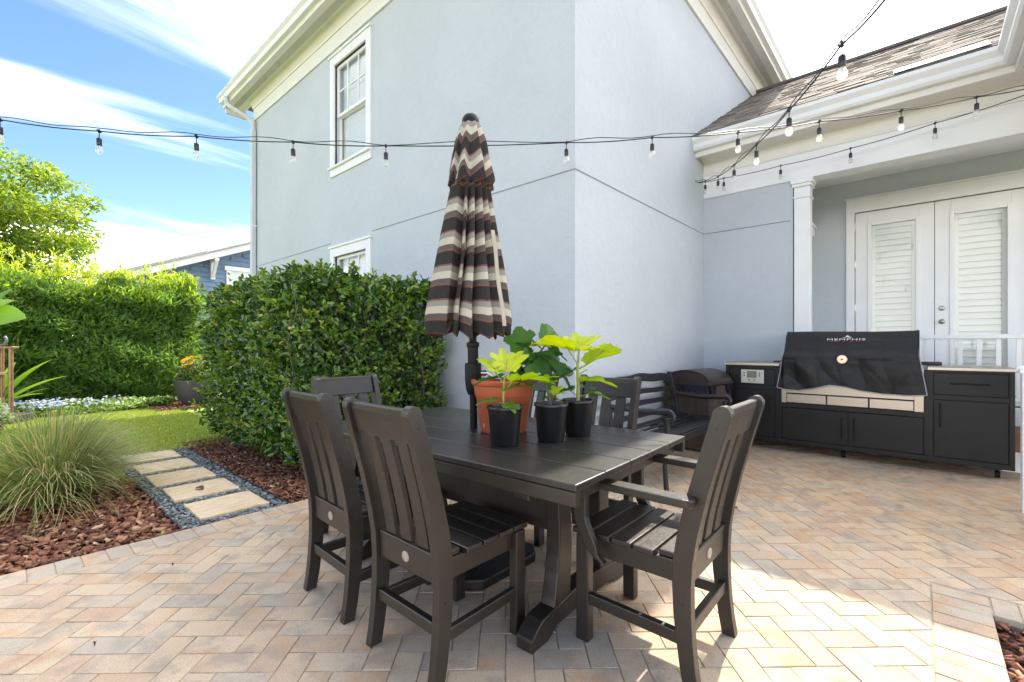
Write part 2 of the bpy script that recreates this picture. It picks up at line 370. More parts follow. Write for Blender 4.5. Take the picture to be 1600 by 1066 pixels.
# ------------------------------------------------------------------ ground, patio, beds, lawn
g = MB().add([(-400, -400, -.09), (400, -400, -.09), (400, 400, -.09), (-400, 400, -.09)], [(0, 1, 2, 3)]).build('ground', M_earth); g['kind'] = 'structure'
EDGE = 3.58                        # outer edge of the paving at the garden side
def clip(poly, nx, ny, d):         # keep nx*x+ny*y <= d
    out = []
    for i in range(len(poly)):
        a, b = poly[i], poly[(i + 1) % len(poly)]
        da, db = nx * a[0] + ny * a[1] - d, nx * b[0] + ny * b[1] - d
        if da <= 0: out.append(a)
        if (da < 0 < db) or (db < 0 < da):
            t = da / (da - db); out.append((a[0] + (b[0] - a[0]) * t, a[1] + (b[1] - a[1]) * t))
    return out
def area(p): return abs(sum(p[i][0] * p[(i + 1) % len(p)][1] - p[(i + 1) % len(p)][0] * p[i][1] for i in range(len(p)))) / 2
pv = MB()
def brick(poly, tone):
    if len(poly) < 3 or area(poly) < 4e-4: return
    cxx = sum(p[0] for p in poly) / len(poly); cyy = sum(p[1] for p in poly) / len(poly); n = len(poly)
    def ins(p, m):
        d = math.hypot(p[0] - cxx, p[1] - cyy); k = max(0, 1 - m / max(d, .02)); return (cxx + (p[0] - cxx) * k, cyy + (p[1] - cyy) * k)
    tz = random.uniform(-.0018, .0012); tx = random.uniform(-.008, .008); ty = random.uniform(-.008, .008)
    z = lambda p: tz + (p[0] - cxx) * tx + (p[1] - cyy) * ty
    a = [ins(p, .0015) for p in poly]; b = [ins(p, .0045) for p in poly]
    vs = [(*p, -.03) for p in a] + [(p[0], p[1], z(p) - .0035) for p in a] + [(p[0], p[1], z(p)) for p in b]
    fs = [(i, (i + 1) % n, n + (i + 1) % n, n + i) for i in range(n)] + [(n + i, n + (i + 1) % n, 2 * n + (i + 1) % n, 2 * n + i) for i in range(n)] + [tuple(2 * n + i for i in range(n))]
    pv.add(vs, fs, tone)
U = .106; A45 = R(42.6); ca, sa = math.cos(A45), math.sin(A45)
def inner(poly, wx, wy):
    return poly
for i in range(-70, 100):
    for j in range(-70, 100):
        c = (i - j) % 4
        if c == 0: w, h = 2, 1
        elif c == 3: w, h = 1, 2
        else: continue
        m_ = .0007
        loc = [(i * U + m_, j * U + m_), ((i + w) * U - m_, j * U + m_), ((i + w) * U - m_, (j + h) * U - m_), (i * U + m_, (j + h) * U - m_)]
        W_ = [(x * ca - y * sa, x * sa + y * ca) for x, y in loc]
        mx_, my_ = sum(p[0] for p in W_) / 4, sum(p[1] for p in W_) / 4
        if not (-3.3 < mx_ < 7.1 and -3.4 < my_ < 3.8): continue
        tone = random.random()
        q = clip(W_, 0, 1, EDGE - .205)
        if mx_ > 3.0 and my_ < .35:
            # behind the bark bed corner: field runs on beside the bed's edging
            q1 = clip(q, -1, 0, -3.155); q2 = clip(clip(q, 1, 0, 3.155), 0, -1, .034)
            for qq in (q1, q2): brick(clip(qq, 1, 0, 6.72), tone)
        else:
            q = clip(q, 0, -1, .034) if mx_ < 3.155 else q
            brick(clip(q, 1, 0, 6.72), tone)
def soldiers(x0, x1, y0, y1, along):
    s = x0 if along == 'x' else y0; e = x1 if along == 'x' else y1
    while s < e - .02:
        m_ = .0015
        a, b = s + m_, min(s + U, e) - m_
        brick([(a, y0 + m_), (b, y0 + m_), (b, y1 - m_), (a, y1 - m_)] if along == 'x' else [(x0 + m_, a), (x1 - m_, a), (x1 - m_, b), (x0 + m_, b)], random.choice([random.random(), random.uniform(.75, 1)]))
        s += U
soldiers(-3.3, 3.45, EDGE - .203, EDGE, 'x')
soldiers(-1, 3.153, -.24, -.035, 'x')
soldiers(2.95, 3.153, -3.3, -.243, 'y')
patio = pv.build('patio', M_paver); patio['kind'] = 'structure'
sand = MB()
sand.box((-3.3, -.235, -.05), (6.74, EDGE - .005, -.0042)); sand.box((2.955, -3.3, -.05), (6.74, -.236, -.0047))
o = sand.build('joint_sand_ground', M_sand); o['kind'] = 'structure'
# lawn
lw = MB().add([(-9, 5.5, -.02), (.80, 5.5, -.02), (.80, 6.52, -.02), (2.1, 6.52, -.02), (2.1, 10.6, -.02), (2.9, 10.6, -.02), (2.9, 11.3, -.02), (-9, 11.3, -.02)], [(0, 1, 2, 3, 4, 5, 6, 7)]).build('lawn', M_lawn); lw['kind'] = 'structure'
lw2 = MB().add([(2.1, 7.1, -.022), (3.46, 7.1, -.022), (3.46, 10.6, -.022), (2.1, 10.6, -.022)], [(0, 1, 2, 3)]).build('lawn', M_lawn); lw2['kind'] = 'structure'
mb = MB().add([(-6, 3.57, -.06), (.80, 3.57, -.06), (.80, 5.6, -.06), (-6, 5.6, -.06)], [(0, 1, 2, 3)])
mb.add([(1.46, 3.57, -.06), (3.46, 3.57, -.06), (3.46, 7.15, -.06), (1.46, 7.15, -.06)], [(0, 1, 2, 3)])
mb.add([(-2, -3, -.06), (2.96, -3, -.06), (2.96, -.235, -.06), (-2, -.235, -.06)], [(0, 1, 2, 3)])
mb.add([(1.9, 10.45, -.016), (3.46, 10.45, -.016), (3.46, 12.4, -.016), (1.9, 12.4, -.016)], [(0, 1, 2, 3)])
mb.add([(-9, 11.3, -.03), (1.9, 11.3, -.03), (1.9, 13.5, -.03), (-9, 13.5, -.03)], [(0, 1, 2, 3)])
o = mb.build('planting_bed_soil', M_mulchbed); o['kind'] = 'structure'
gb = MB().add([(.79, 3.575, -.035), (1.47, 3.575, -.035), (1.47, 6.53, -.035), (.79, 6.53, -.035)], [(0, 1, 2, 3)]).build('path', simple('path_base', (.05, .055, .06), .95, bscale=60, bstr=.8)); gb['kind'] = 'structure'

def chips(name, xy, Lr, Wr, T, z0, zr, mat, tilt=.35, label=None, cat=None):
    n = len(xy); th = rng.uniform(0, 2 * np.pi, n); L = rng.uniform(*Lr, n) * rng.uniform(.6, 1.1, n); W = rng.uniform(*Wr, n); t1 = rng.normal(0, tilt, n); t2 = rng.normal(0, tilt, n)
    ax = np.stack([np.cos(th) * np.cos(t1), np.sin(th) * np.cos(t1), np.sin(t1)], 1)
    sd = np.stack([-np.sin(th) * np.cos(t2), np.cos(th) * np.cos(t2), np.sin(t2)], 1); nr = np.cross(ax, sd)
    c = np.concatenate([xy, (z0 + rng.uniform(0, zr, n))[:, None]], 1)
    L = L[:, None] / 2; W = W[:, None] / 2; h = (T * rng.uniform(.6, 1.4, n))[:, None]
    tp = rng.uniform(.45, 1.0, (n, 4, 1))
    corners = [(-1, -1), (1, -1), (1, 1), (-1, 1)]
    lo = [c + ax * L * a * tp[:, i] + sd * W * b * tp[:, (i + 1) % 4] for i, (a, b) in enumerate(corners)]
    hi = [p * 1 + nr * h for p in lo]
    V = np.stack(lo + hi, 1).reshape(-1, 3); q = np.arange(n)[:, None] * 8
    F = np.concatenate([q + np.array(f) for f in ((4, 5, 6, 7), (0, 1, 5, 4), (1, 2, 6, 5), (2, 3, 7, 6), (3, 0, 4, 7))])
    o = npmesh(name, V, F, mat, None, np.repeat(np.clip(rng.beta(1.6, 1.8, n), 0, 1), 8)); tag(o, label, cat, kind='stuff'); return o
def rect(n, x0, x1, y0, y1): return np.stack([rng.uniform(x0, x1, n), rng.uniform(y0, y1, n)], 1)
a = rect(7600, -1.5, .79, 3.6, 5.55); a = a[(a[:, 0] > -.7 - (a[:, 1] - 3.6) * .25)]
chips('bark_mulch', a, (.03, .10), (.014, .046), .009, -.05, .042, M_mulch, .36, 'red brown bark mulch in the bed around the fountain grass', 'mulch')
a = np.concatenate([rect(4300, 1.485, 2.1, 3.6, 6.9), rect(800, 2.1, 3.4, 3.6, 4.2)])
chips('bark_mulch', a, (.03, .085), (.012, .03), .006, -.05, .045, M_mulch, .33, 'red brown bark mulch along the foot of the clipped hedge', 'mulch')
a = np.concatenate([rect(2600, 1.4, 2.94, -1.2, -.25)])
chips('bark_mulch', a, (.03, .085), (.01, .026), .005, -.055, .03, M_mulch, .33, 'bark mulch in the sunlit bed beside the brick edging', 'mulch')
a = rect(1300, 1.95, 3.4, 10.5, 11.9)
chips('bark_mulch', a, (.04, .1), (.015, .035), .006, -.02, .03, M_mulch, .3, 'reddish bark mulch under the grey flower pot', 'mulch')
# stepping stones and slate
stones = [(1.145, 3.925), (1.125, 4.505), (1.11, 5.07), (1.10, 5.64), (1.09, 6.21)]
a = rect(7500, .80, 1.46, 3.59, 6.52)
keep = np.ones(len(a), bool)
for sx, sy in stones: keep &= ~((abs(a[:, 0] - sx) < .215) & (abs(a[:, 1] - sy) < .205))
chips('slate_chips', a[keep], (.018, .05), (.012, .03), .006, -.032, .02, M_slate, .3, 'blue grey slate chips filling the gaps between the stepping stones', 'slate chips')
words_ = ['sandstone stepping stone next to the brick patio edge', 'sandstone stepping stone with a fallen leaf, second from the patio', 'middle sandstone stepping stone of the five', 'pale sandstone stepping stone, second from the lawn', 'farthest sandstone stepping stone, touching the lawn']
for (sx, sy), lb in zip(stones, words_):
    m_ = MB(); n = 22; pts = []
    hw, hh = .225, .215
    for side in range(4):
        for k in range(6):
            t = k / 6 * 2 - 1
            x, y = ((t, -1), (1, t), (-t, 1), (-1, -t))[side]
            pts.append((x * hw + random.uniform(-.004, .004), y * hh + random.uniform(-.004, .004), 0))
    m_.prism(pts, (0, 0, .045))
    o = m_.build('stepping_stone', M_sandstone, None, .005, loc=(sx, sy, -.04)); o.rotation_euler.z = R(random.uniform(-1.2, 1.2)); tag(o, lb, 'stepping stone', 'sandstone slabs of the garden path')
# dead leaves
def deadleaf(loc, L, rz, lb):
    m_ = MB(); pts = []
    for i in range(7):
        t = i / 6; w = math.sin(math.pi * t ** .8) * L * .22
        pts.append((t * L, w, .004 + .012 * math.sin(t * 3) + abs(w) * .4))
    A = pts; B = [(p[0], 0, .003 + .006 * math.sin(p[0] / L * 3)) for p in pts]; C = [(p[0], -p[1], p[2] * 1.1) for p in pts]
    m_.ribbon(A, B, (0, 0, .0008)); m_.ribbon(B, C, (0, 0, .0008))
    o = m_.build('fallen_leaf', simple('dry_leaf', (.11, .05, .028), .7), loc=loc); o.rotation_euler.z = rz; tag(o, lb, 'leaf')
deadleaf((1.12, 4.42, .006), .10, 1.9, 'curled brown leaf lying on a sandstone stepping stone')
deadleaf((1.10, 2.42, .002), .035, .4, 'small brown leaf on a grey paver beside the rear chair')
for q_, lb in (((.62, 3.02, .002), 'tiny brown leaf scrap on the pale pavers near the bark bed'), ((3.6, 1.0, .002), 'tiny brown leaf scrap on the pavers before the outdoor kitchen'), ((.25, 2.45, .002), 'tiny brown leaf scrap on the left foreground pavers')):
    deadleaf(q_, .022, random.uniform(0, 6), lb)
ED = simple('steel_edging', (.03, .032, .035), .6)
for x, y1, lb in ((.795, 6.5, 'thin dark edging strip between slate path and fountain grass bed'), (1.472, 6.5, 'thin dark edging strip between slate path and hedge mulch')):
    o = MB().box((x - .003, 3.59, -.06), (x + .003, y1, -.004)).build('garden_edging', ED); tag(o, lb, 'edging', 'edging strips along the path')
# grass blades on the lawn
n = 70000
xy = np.concatenate([rect(58000, -3.5, 2.3, 6.5, 11.25), rect(9000, -3.5, .78, 5.5, 6.5)])
xy = xy[~((xy[:, 0] > 1.95) & (xy[:, 1] > 10.5))]
n = len(xy); th = rng.uniform(0, 2 * np.pi, n); h = rng.uniform(.018, .04, n); w = .005
d = np.stack([np.cos(th), np.sin(th)], 1) * w; ln = rng.normal(0, .012, (n, 2))
b = np.concatenate([xy, np.full((n, 1), -.02)], 1)
V = np.stack([np.concatenate([xy - d, b[:, 2:]], 1), np.concatenate([xy + d, b[:, 2:]], 1), np.concatenate([xy + ln, (b[:, 2] + h)[:, None]], 1)], 1)
o = npmesh('grass', V.reshape(-1, 3), np.arange(n * 3).reshape(n, 3), M_grassblade, None, np.repeat(rng.random(n), 3)); tag(o, 'short mown lawn grass between path and flower border', 'grass', kind='stuff')

# ------------------------------------------------------------------ the house
house = thing('house', 'two storey pale blue grey stucco house with white trim and roofed porch', 'house')
AX, BY = 3.467, 2.334              # plane of the long garden wall, plane of the wall beside the porch
WEND = 10.14; PX = 6.75; PBX = 8.4; PF = .55
# openings in the garden wall (y0,y1,z0,z1)
UW = (5.85, 6.78, 3.98, 5.53); LW = (5.85, 6.78, .95, 2.57)
def holed(mb_, fx, y0, y1, z0, z1, holes, thick):
    ys = sorted({y0, y1, *[h[0] for h in holes], *[h[1] for h in holes]}); zs = sorted({z0, z1, *[h[2] for h in holes], *[h[3] for h in holes]})
    for i in range(len(ys) - 1):
        for j in range(len(zs) - 1):
            cyy, czz = (ys[i] + ys[i + 1]) / 2, (zs[j] + zs[j + 1]) / 2
            if any(h[0] < cyy < h[1] and h[2] < czz < h[3] for h in holes): continue
            mb_.box((fx, ys[i], zs[j]), (fx + thick, ys[i + 1], zs[j + 1]))
w = MB(); holed(w, AX, BY, WEND, -.1, 6.25, [UW, LW], .18)
w.build('exterior_wall', M_wall, house)
MB().box((AX + .18, BY, -.1), (10.2, BY + .18, 6.25)).build('exterior_wall', M_wall, house)
MB().box((AX + .18, WEND - .18, -.1), (10.2, WEND, 6.25)).build('exterior_wall', M_wall, house)
MB().box((10.0, BY + .18, -.1), (10.2, WEND - .18, 6.25)).build('exterior_wall', M_wall, house)
# porch side wall and porch back wall
MB().box((PX, 1.22, -.1), (PX + .2, BY, 3.75)).build('porch_wall', M_wall, house)
MB().box((PX + .2, 1.26, PF), (PBX, 1.40, 3.75)).build('porch_wall', M_wall, house)
pb = MB(); DH = (-1.0, .73, PF, 3.15)
ys = None
for a_, b_ in (((-2.6, PF), (DH[0], 3.75)), ((DH[1], PF), (1.26, 3.75)), ((DH[0], DH[3]), (DH[1], 3.75))):
    pb.box((PBX, a_[0], a_[1]), (PBX + .15, b_[0], b_[1]))
pb.build('porch_wall', M_wall, house)
MB().box((PBX + .5, -2.6, 0), (PBX + .55, 1.4, 3.7)).build('interior_backing', M_dark, house)
MB().box((PX + .05, -2.6, 3.62), (PBX, 1.26, 3.68)).build('porch_ceiling', M_trimw, house)
M_deck = simple('porch_floor_paint', (.62, .62, .61), .6)
MB().box((PX - .02, -2.6, -.05), (PBX, 1.2, PF)).build('porch_floor', M_deck, house)
# reveal joints
rj = MB(); zj = 2.80
rj.box((AX - .0035, BY - .0035, zj - .0055), (AX, LW[0] - .13, zj + .0055)); rj.box((AX - .0035, LW[1] + .13, zj - .0055), (AX, WEND, zj + .0055))
rj.box((AX, BY - .0035, zj - .0055), (PX, BY, zj + .0055)); rj.box((PX - .0035, 1.25, zj - .0055), (PX, BY - .004, zj + .0055))
rj.build('reveal_joint', M_groove, house)

def sweep(name, stations, prof, mat, parent, bevel=0):
    "closed profile [(d,z)] swept through stations: function d -> (x,y)"
    m_ = MB(); k = len(prof); vs = []
    for st in stations: vs += [(*st(d), z) for d, z in prof]
    fs = [(i * k + j, i * k + (j + 1) % k, (i + 1) * k + (j + 1) % k, (i + 1) * k + j) for i in range(len(stations) - 1) for j in range(k)]
    fs += [tuple(range(k)), tuple((len(stations) - 1) * k + j for j in range(k - 1, -1, -1))]
    m_.add(vs, fs); return m_.build(name, mat, parent, bevel)
ES = [lambda d: (AX - d, WEND + .62), lambda d: (AX - d, BY - d), lambda d: (10.2, BY - d)]
FS = [lambda d: (AX - d, WEND - .0), ES[1], ES[2]]
sweep('frieze', FS, [(0.001, 5.77), (.03, 5.77), (.03, 6.0), (.001, 6.0)], M_trim, house, .003)
sweep('crown_moulding', FS, [(.001, 6.0), (.045, 6.0), (.05, 6.03), (.10, 6.10), (.11, 6.15), (.001, 6.15)], M_trim, house)
sweep('soffit', ES, [(.002, 6.151), (.40, 6.151), (.40, 6.18), (.002, 6.18)], M_trim, house)
sweep('fascia', ES, [(.36, 6.10), (.395, 6.10), (.395, 6.30), (.36, 6.30)], M_trim, house, .003)
sweep('gutter', ES, [(.396, 6.17), (.46, 6.17), (.475, 6.20), (.475, 6.235), (.515, 6.275), (.515, 6.30), (.50, 6.30), (.50, 6.28), (.465, 6.245), (.41, 6.19), (.41, 6.30), (.396, 6.30)], M_trimw, house)
# vented strip in the soffit (rows of slots)
vt = MB()
for k in range(260):
    y = BY - .2 + k * .034
    if y < WEND + .5: vt.box((AX - .26, y, 6.146), (AX - .16, y + .012, 6.1505))
for k in range(210):
    x = AX - .2 + k * .034
    vt.box((x, BY - .26, 6.146), (x + .012, BY - .16, 6.1505))
vt.build('soffit_vent', simple('vent_slot', (.45, .45, .43), .6), house)
# main roof
rf = MB(); e = .47; z0 = 6.30; rz_ = 8.3
x0, x1, y0, y1 = AX - e, 10.6, BY - e, WEND + .66
xm = (x0 + x1) / 2; ry = (x1 - x0) / 2
rf.add([(x0, y0, z0), (x1, y0, z0), (x1, y1, z0), (x0, y1, z0), (xm, y0 + ry, rz_), (xm, y1, rz_), (x0, y0, z0 - .04), (x1, y0, z0 - .04), (x1, y1, z0 - .04), (x0, y1, z0 - .04)],
       [(0, 1, 4), (1, 2, 5, 4), (3, 0, 4, 5), (2, 3, 5), (6, 7, 1, 0), (7, 8, 2, 1), (8, 9, 3, 2), (9, 6, 0, 3), (9, 8, 7, 6)])
rf.build('roof', simple('roof_shingle_plain', (.20, .17, .15), .9, bscale=60), house)
# rake end block of the eave and downspout
MB().box((AX - .36, WEND + .55, 6.0), (AX + .02, WEND + .60, 6.15)).build('eave_end_board', M_trim, house)
ds = MB(); xx, yy = AX - .06, WEND - .07
ds.tube([(AX - .45, WEND + .25, 6.18), (AX - .45, WEND + .22, 6.06), (AX - .40, WEND + .15, 5.97), (AX - .13, WEND - .02, 5.80), (xx, yy, 5.70), (xx, yy, 5.5)], .045, 10)
ds.box((xx - .04, yy - .05, 0.05), (xx + .04, yy + .05, 5.55))
d_ = ds.build('downspout', simple('downspout_paint', (.60, .625, .64), .4, var=.03), house, .008)
for z in (1.5, 3.6, 5.3): MB().box((xx - .046, yy - .056, z), (xx + .055, yy + .056, z + .03)).build('strap', M_trimw, d_)

def house_window(h, head, apron):
    y0, y1, z0, z1 = h; f = AX - .03
    c = MB(); c.box((f, y0 - .12, z0 - .02), (AX + .03, y0, z1 + .13)); c.box((f, y1, z0 - .02), (AX + .03, y1 + .12, z1 + .13)); c.box((f, y0, z1), (AX + .03, y1, z1 + .13))
    c.box((f - .02, y0 - .14, z1 + .131), (AX, y1 + .14, z1 + .165))
    w_ = c.build('window', M_trimw, house, .004)
    s_ = MB(); s_.box((f - .035, y0 - .13, z0 - .05), (AX + .08, y1 + .13, z0 - .021)); s_.box((f + .004, y0 - .12, z0 - .16), (AX, y1 + .12, z0 - .051)); s_.build('window_sill', M_trimw, w_, .004)
    zm = (z0 + z1) / 2
    for (a, b, dx) in ((zm - .02, z1, .03), (z0, zm + .02, .065)):
        s = MB(); t = .045
        s.box((AX + dx, y0, a), (AX + dx + .03, y0 + t, b)); s.box((AX + dx, y1 - t, a), (AX + dx + .03, y1, b))
        s.box((AX + dx, y0 + t, a), (AX + dx + .03, y1 - t, a + t)); s.box((AX + dx, y0 + t, b - t), (AX + dx + .03, y1 - t, b))
        if a > z0:
            for k in (1, 2):
                ym = y0 + (y1 - y0) * k / 3; s.box((AX + dx + .004, ym - .011, a + t), (AX + dx + .02, ym + .011, b - t))
            s.box((AX + dx + .005, y0 + t, (a + b) / 2 - .011), (AX + dx + .019, y1 - t, (a + b) / 2 + .011))
        s.build('sash', M_trimw, w_, .003)
        MB().box((AX + dx + .02, y0 + t, a + t), (AX + dx + .024, y1 - t, b - t)).build('pane', M_glass, w_)
    bl = MB(); z = z0 + .05
    while z < z1 - .02:
        M_ = Matrix.Translation((AX + .125, 0, z)) @ Matrix.Rotation(R(-84), 4, 'Y')
        bl.box((-.024, y0 + .03, -.0015), (.024, y1 - .03, .0015), M_); z += .048
    bl.build('blind', M_blind, w_)
    MB().box((AX + .24, y0 - .1, z0 - .1), (AX + .25, y1 + .1, z1 + .1)).build('room_shade', simple('room_shade', (.52, .55, .58), .9), w_)
house_window(UW, 0, 0); house_window(LW, 0, 0)

# porch beam, eave, column
PS = [lambda d: (PX - d, BY - .002), lambda d: (PX - d, -1.0 + d), lambda d: (5.2, -1.0 + d)]
PBm = [lambda d: (PX - d, BY - .002), lambda d: (PX - d, -2.6)]
sweep('porch_beam', PBm, [(-.22, 3.30), (.022, 3.30), (.022, 3.62), (-.22, 3.62)], M_trimw, house, .004)
sweep('porch_frieze', PBm, [(-.05, 3.621), (.03, 3.621), (.036, 3.64), (.03, 3.655), (.012, 3.66), (.012, 3.80), (-.05, 3.80)], M_trim, house)
sweep('porch_crown', PS, [(.0, 3.80), (.022, 3.80), (.05, 3.83), (.16, 3.86), (.0, 3.86)], M_trim, house)
sweep('porch_soffit', PS, [(.0, 3.861), (.33, 3.861), (.33, 3.89), (.0, 3.89)], M_trim, house)
sweep('porch_fascia', PS, [(.30, 3.80), (.335, 3.80), (.335, 4.03), (.30, 4.03)], M_trim, house, .003)
sweep('porch_gutter', PS, [(.336, 3.87), (.40, 3.87), (.42, 3.90), (.42, 3.95), (.46, 4.0), (.46, 4.04), (.44, 4.04), (.44, 4.01), (.405, 3.96), (.35, 3.89), (.35, 4.04), (.336, 4.04)], M_trimw, house)
vs_ = MB()
for k in range(60): vs_.cbox((PX - .235, BY - .1 - k * .055, 3.8605), (.014, .014, .003))
vs_.build('soffit_vent', simple('vent_hole', (.12, .12, .11), .8), house)
wb = MB(); wb.box((5.2, -1.22, 3.30), (PX + .001, -1.0, 3.80)); wb.build('porch_beam', M_trimw, house, .004)
MB().box((5.25, -1.19, -.02), (5.42, -1.03, 3.299)).build('column', M_trimw, house, .004)
rf2 = MB(); rf2.add([(5.1, -.54, 4.05), (6.95, -.54, 4.05), (6.95, -2.4, 5.1), (5.1, -2.4, 5.1)], [(0, 1, 2, 3)]).build('wing_roof', M_shingle, house)
# shingled porch roof: real courses
sh = MB(); pitch = math.atan2(1.9, 3.2); cs, sn = math.cos(pitch), math.sin(pitch); RX, RZ = 6.30, 4.05
sl_len = 3.2 / cs; cour = .135; k = 0
while k * cour < sl_len - .02:
    s0 = k * cour; y = 2.33; first = True
    while y > -3.4:
        wd = random.uniform(.10, .30); lift = random.choice([.006, .010, .016]); tn = random.random()
        s1 = min(s0 + cour * 1.5, sl_len); ex = random.choice([0, 0, .012])
        pts = []
        for s_, l_ in ((s0 - ex, lift), (s1, .002)):
            for yy_ in (y, max(y - wd + .003, -3.4)):
                pts.append((RX + s_ * cs - l_ * sn, yy_, RZ + s_ * sn + l_ * cs))
        low = [(RX + (s0 - ex) * cs, y, RZ + (s0 - ex) * sn), (RX + (s0 - ex) * cs, max(y - wd + .003, -3.4), RZ + (s0 - ex) * sn)]
        sh.add(pts + low, [(0, 1, 3, 2), (0, 4, 5, 1), (0, 2, 4), (1, 5, 3)], tn); y -= wd
    k += 1
sh.build('porch_roof', M_shingle, house)
rb = MB(); rb.add([(6.34, 2.33, 4.04), (6.34, -3.4, 4.04), (9.5, -3.4, 5.945), (9.5, 2.33, 5.945), (12.6, 2.33, 4.05), (12.6, -3.4, 4.05)], [(0, 1, 2, 3), (3, 2, 5, 4)])
rb.build('roof_deck', M_dark, house)
MB().box((9.42, -3.4, 5.93), (9.58, 2.33, 5.975)).build('ridge_cap', simple('ridge_cap', (.13, .115, .105), .9), house)
fl = MB(); 
def onroof(s_, y, l_): return (RX + s_ * cs - l_ * sn, y, RZ + s_ * sn + l_ * cs)
fl.prism([onroof(.03, -.50, .02), onroof(.03, .22, .02), onroof(.30, .22, .02), onroof(.42, -.50, .02)], (-.004, 0, .006))
fl.build('flashing', M_trimw, house)
# column
cl = MB(); cy_ = 1.12
cl.box((PX - .02, cy_ - .085, -.02), (PX + .15, cy_ + .085, 3.06)); c_ = cl.build('column', M_trimw, house, .004)
cp = MB(); cp.box((PX - .035, cy_ - .10, 3.061), (PX + .165, cy_ + .10, 3.085)); cp.box((PX - .022, cy_ - .087, 3.086), (PX + .152, cy_ + .087, 3.20)); cp.box((PX - .04, cy_ - .105, 3.201), (PX + .17, cy_ + .105, 3.24)); cp.box((PX - .055, cy_ - .12, 3.241), (PX + .185, cy_ + .12, 3.299))
cp.build('capital', M_trimw, c_, .006)
MB().box((PX - .04, cy_ - .105, -.02), (PX + .17, cy_ + .105, .16)).build('plinth', M_trimw, c_, .005)
# casing on the short side wall of the porch
sc_ = MB(); sc_.box((7.35, 1.235, PF), (7.50, 1.259, 2.85)); sc_.box((7.28, 1.22, 2.851), (8.36, 1.259, 2.99)); sc_.box((7.25, 1.20, 2.991), (8.39, 1.259, 3.03))
sc_.build('side_door_casing', M_trimw, house, .004)
M_shutter = simple('shutter_paint', (.78, .79, .74), .5, var=.02)
# double doors
dc = MB(); y0, y1, zt = DH[0], DH[1], DH[3]
dc.box((PBX - .025, y1, PF), (PBX + .06, y1 + .10, zt + .19)); dc.box((PBX - .025, y0 - .10, PF), (PBX + .06, y0, zt + .19)); dc.box((PBX - .025, y0, zt), (PBX + .06, y1, zt + .19)); dc.box((PBX - .045, y0 - .12, zt + .191), (PBX + .0, y1 + .12, zt + .215))
dc.build('door_casing', M_trimw, house, .004)
ym = (y0 + y1) / 2
for a, b, kn in ((ym + .003, y1 - .004, 0), (y0 + .004, ym - .003, 1)):
    d = MB(); xw = PBX + .02; st = .155; z0, z1 = PF + .02, zt - .005
    d.box((xw, a, z0), (xw + .045, a + st, z1)); d.box((xw, b - st, z0), (xw + .045, b, z1)); d.box((xw, a + st, z1 - .17), (xw + .045, b - st, z1)); d.box((xw, a + st, z0), (xw + .045, b - st, z0 + .26))
    door = d.build('door', M_trimw, house, .004)
    fr = MB(); i0, i1, j0, j1 = a + st, b - st, z0 + .26, z1 - .17; t = .035
    fr.box((xw - .012, i0 - .012, j0 - .012), (xw + .02, i0 + t, j1 + .012)); fr.box((xw - .012, i1 - t, j0 - .012), (xw + .02, i1 + .012, j1 + .012)); fr.box((xw - .012, i0 + t, j0 - .012), (xw + .02, i1 - t, j0 + t)); fr.box((xw - .012, i0 + t, j1 - t), (xw + .02, i1 - t, j1 + .012))
    fr.build('glazing_bead', M_trimw, door, .006)
    MB().box((xw + .012, i0 + t, j0 + t), (xw + .016, i1 - t, j1 - t)).build('pane', M_glass, door)
    sh_ = MB(); sh_.box((xw + .05, i0 - .03, j0 - .03), (xw + .08, i0 + .075, j1 + .03)); sh_.box((xw + .05, i1 - .075, j0 - .03), (xw + .08, i1 + .03, j1 + .03)); sh_.box((xw + .05, i0 + .075, j1 - .09), (xw + .08, i1 - .075, j1 + .03)); sh_.box((xw + .05, i0 + .075, j0 - .03), (xw + .08, i1 - .075, j0 + .09))
    z = j0 + .10
    while z < j1 - .06:
        M_ = Matrix.Translation((xw + .068, 0, z)) @ Matrix.Rotation(R(-68), 4, 'Y')
        sh_.box((-.047, i0 + .076, -.005), (.047, i1 - .076, .005), M_); z += .083
    sh_.build('shutter', M_shutter, door, .002)
    if kn:
        for z in (1.52, 1.70):
            kb = MB(); kb.lathe([(.033, 0), (.033, .006), (.026, .012), (.012, .016), (.012, .035), (.026, .045), (.028, .06), (.018, .068), (.003, .07)] if z < 1.6 else [(.033, 0), (.033, .008), (.027, .018), (.012, .022), (.002, .023)], 20)
            o = kb.build('door_handle' if z < 1.6 else 'deadbolt', M_nickel, door, smooth=40, loc=(xw, b - .07, z)); o.rotation_euler = (0, R(-90), 0)
    else:
        for z in (.9, 1.7, 2.35, 2.9): MB().box((xw - .006, b - .012, z), (xw + .01, b + .006, z + .1)).build('hinge', M_nickel, door)
# porch railing
rl = MB(); rl.box((PX + .02, -2.4, 1.27), (PX + .09, 1.03, 1.315)); rl.box((PX + .03, -2.4, .64), (PX + .08, 1.03, .68))
rail = rl.build('porch_railing', M_trimw, house, .005)
y = .95
while y > -2.3:
    MB().box((PX + .037, y - .018, .681), (PX + .073, y + .018, 1.269)).build('baluster', M_trimw, rail); y -= .14
nw = MB(); nx_, ny_ = 4.92, -.585
nw.box((nx_ - .045, ny_ - .045, 0), (nx_ + .045, ny_ + .045, 1.0)); post = nw.build('newel_post', M_trimw, house, .004)
cp = MB(); cp.box((nx_ - .058, ny_ - .058, 1.0), (nx_ + .058, ny_ + .058, 1.025)); cp.lathe([(.075, 0), (.07, .012), (.04, .03), (.005, .045)], 4, (nx_, ny_, 1.025)); cp.build('post_cap', M_trimw, post, .003)
hr = MB(); hr.beam((nx_, ny_ - .05, .93), (nx_, ny_ - 1.2, .93), .05, .06); hr.build('stair_handrail', M_trimw, house, .005)
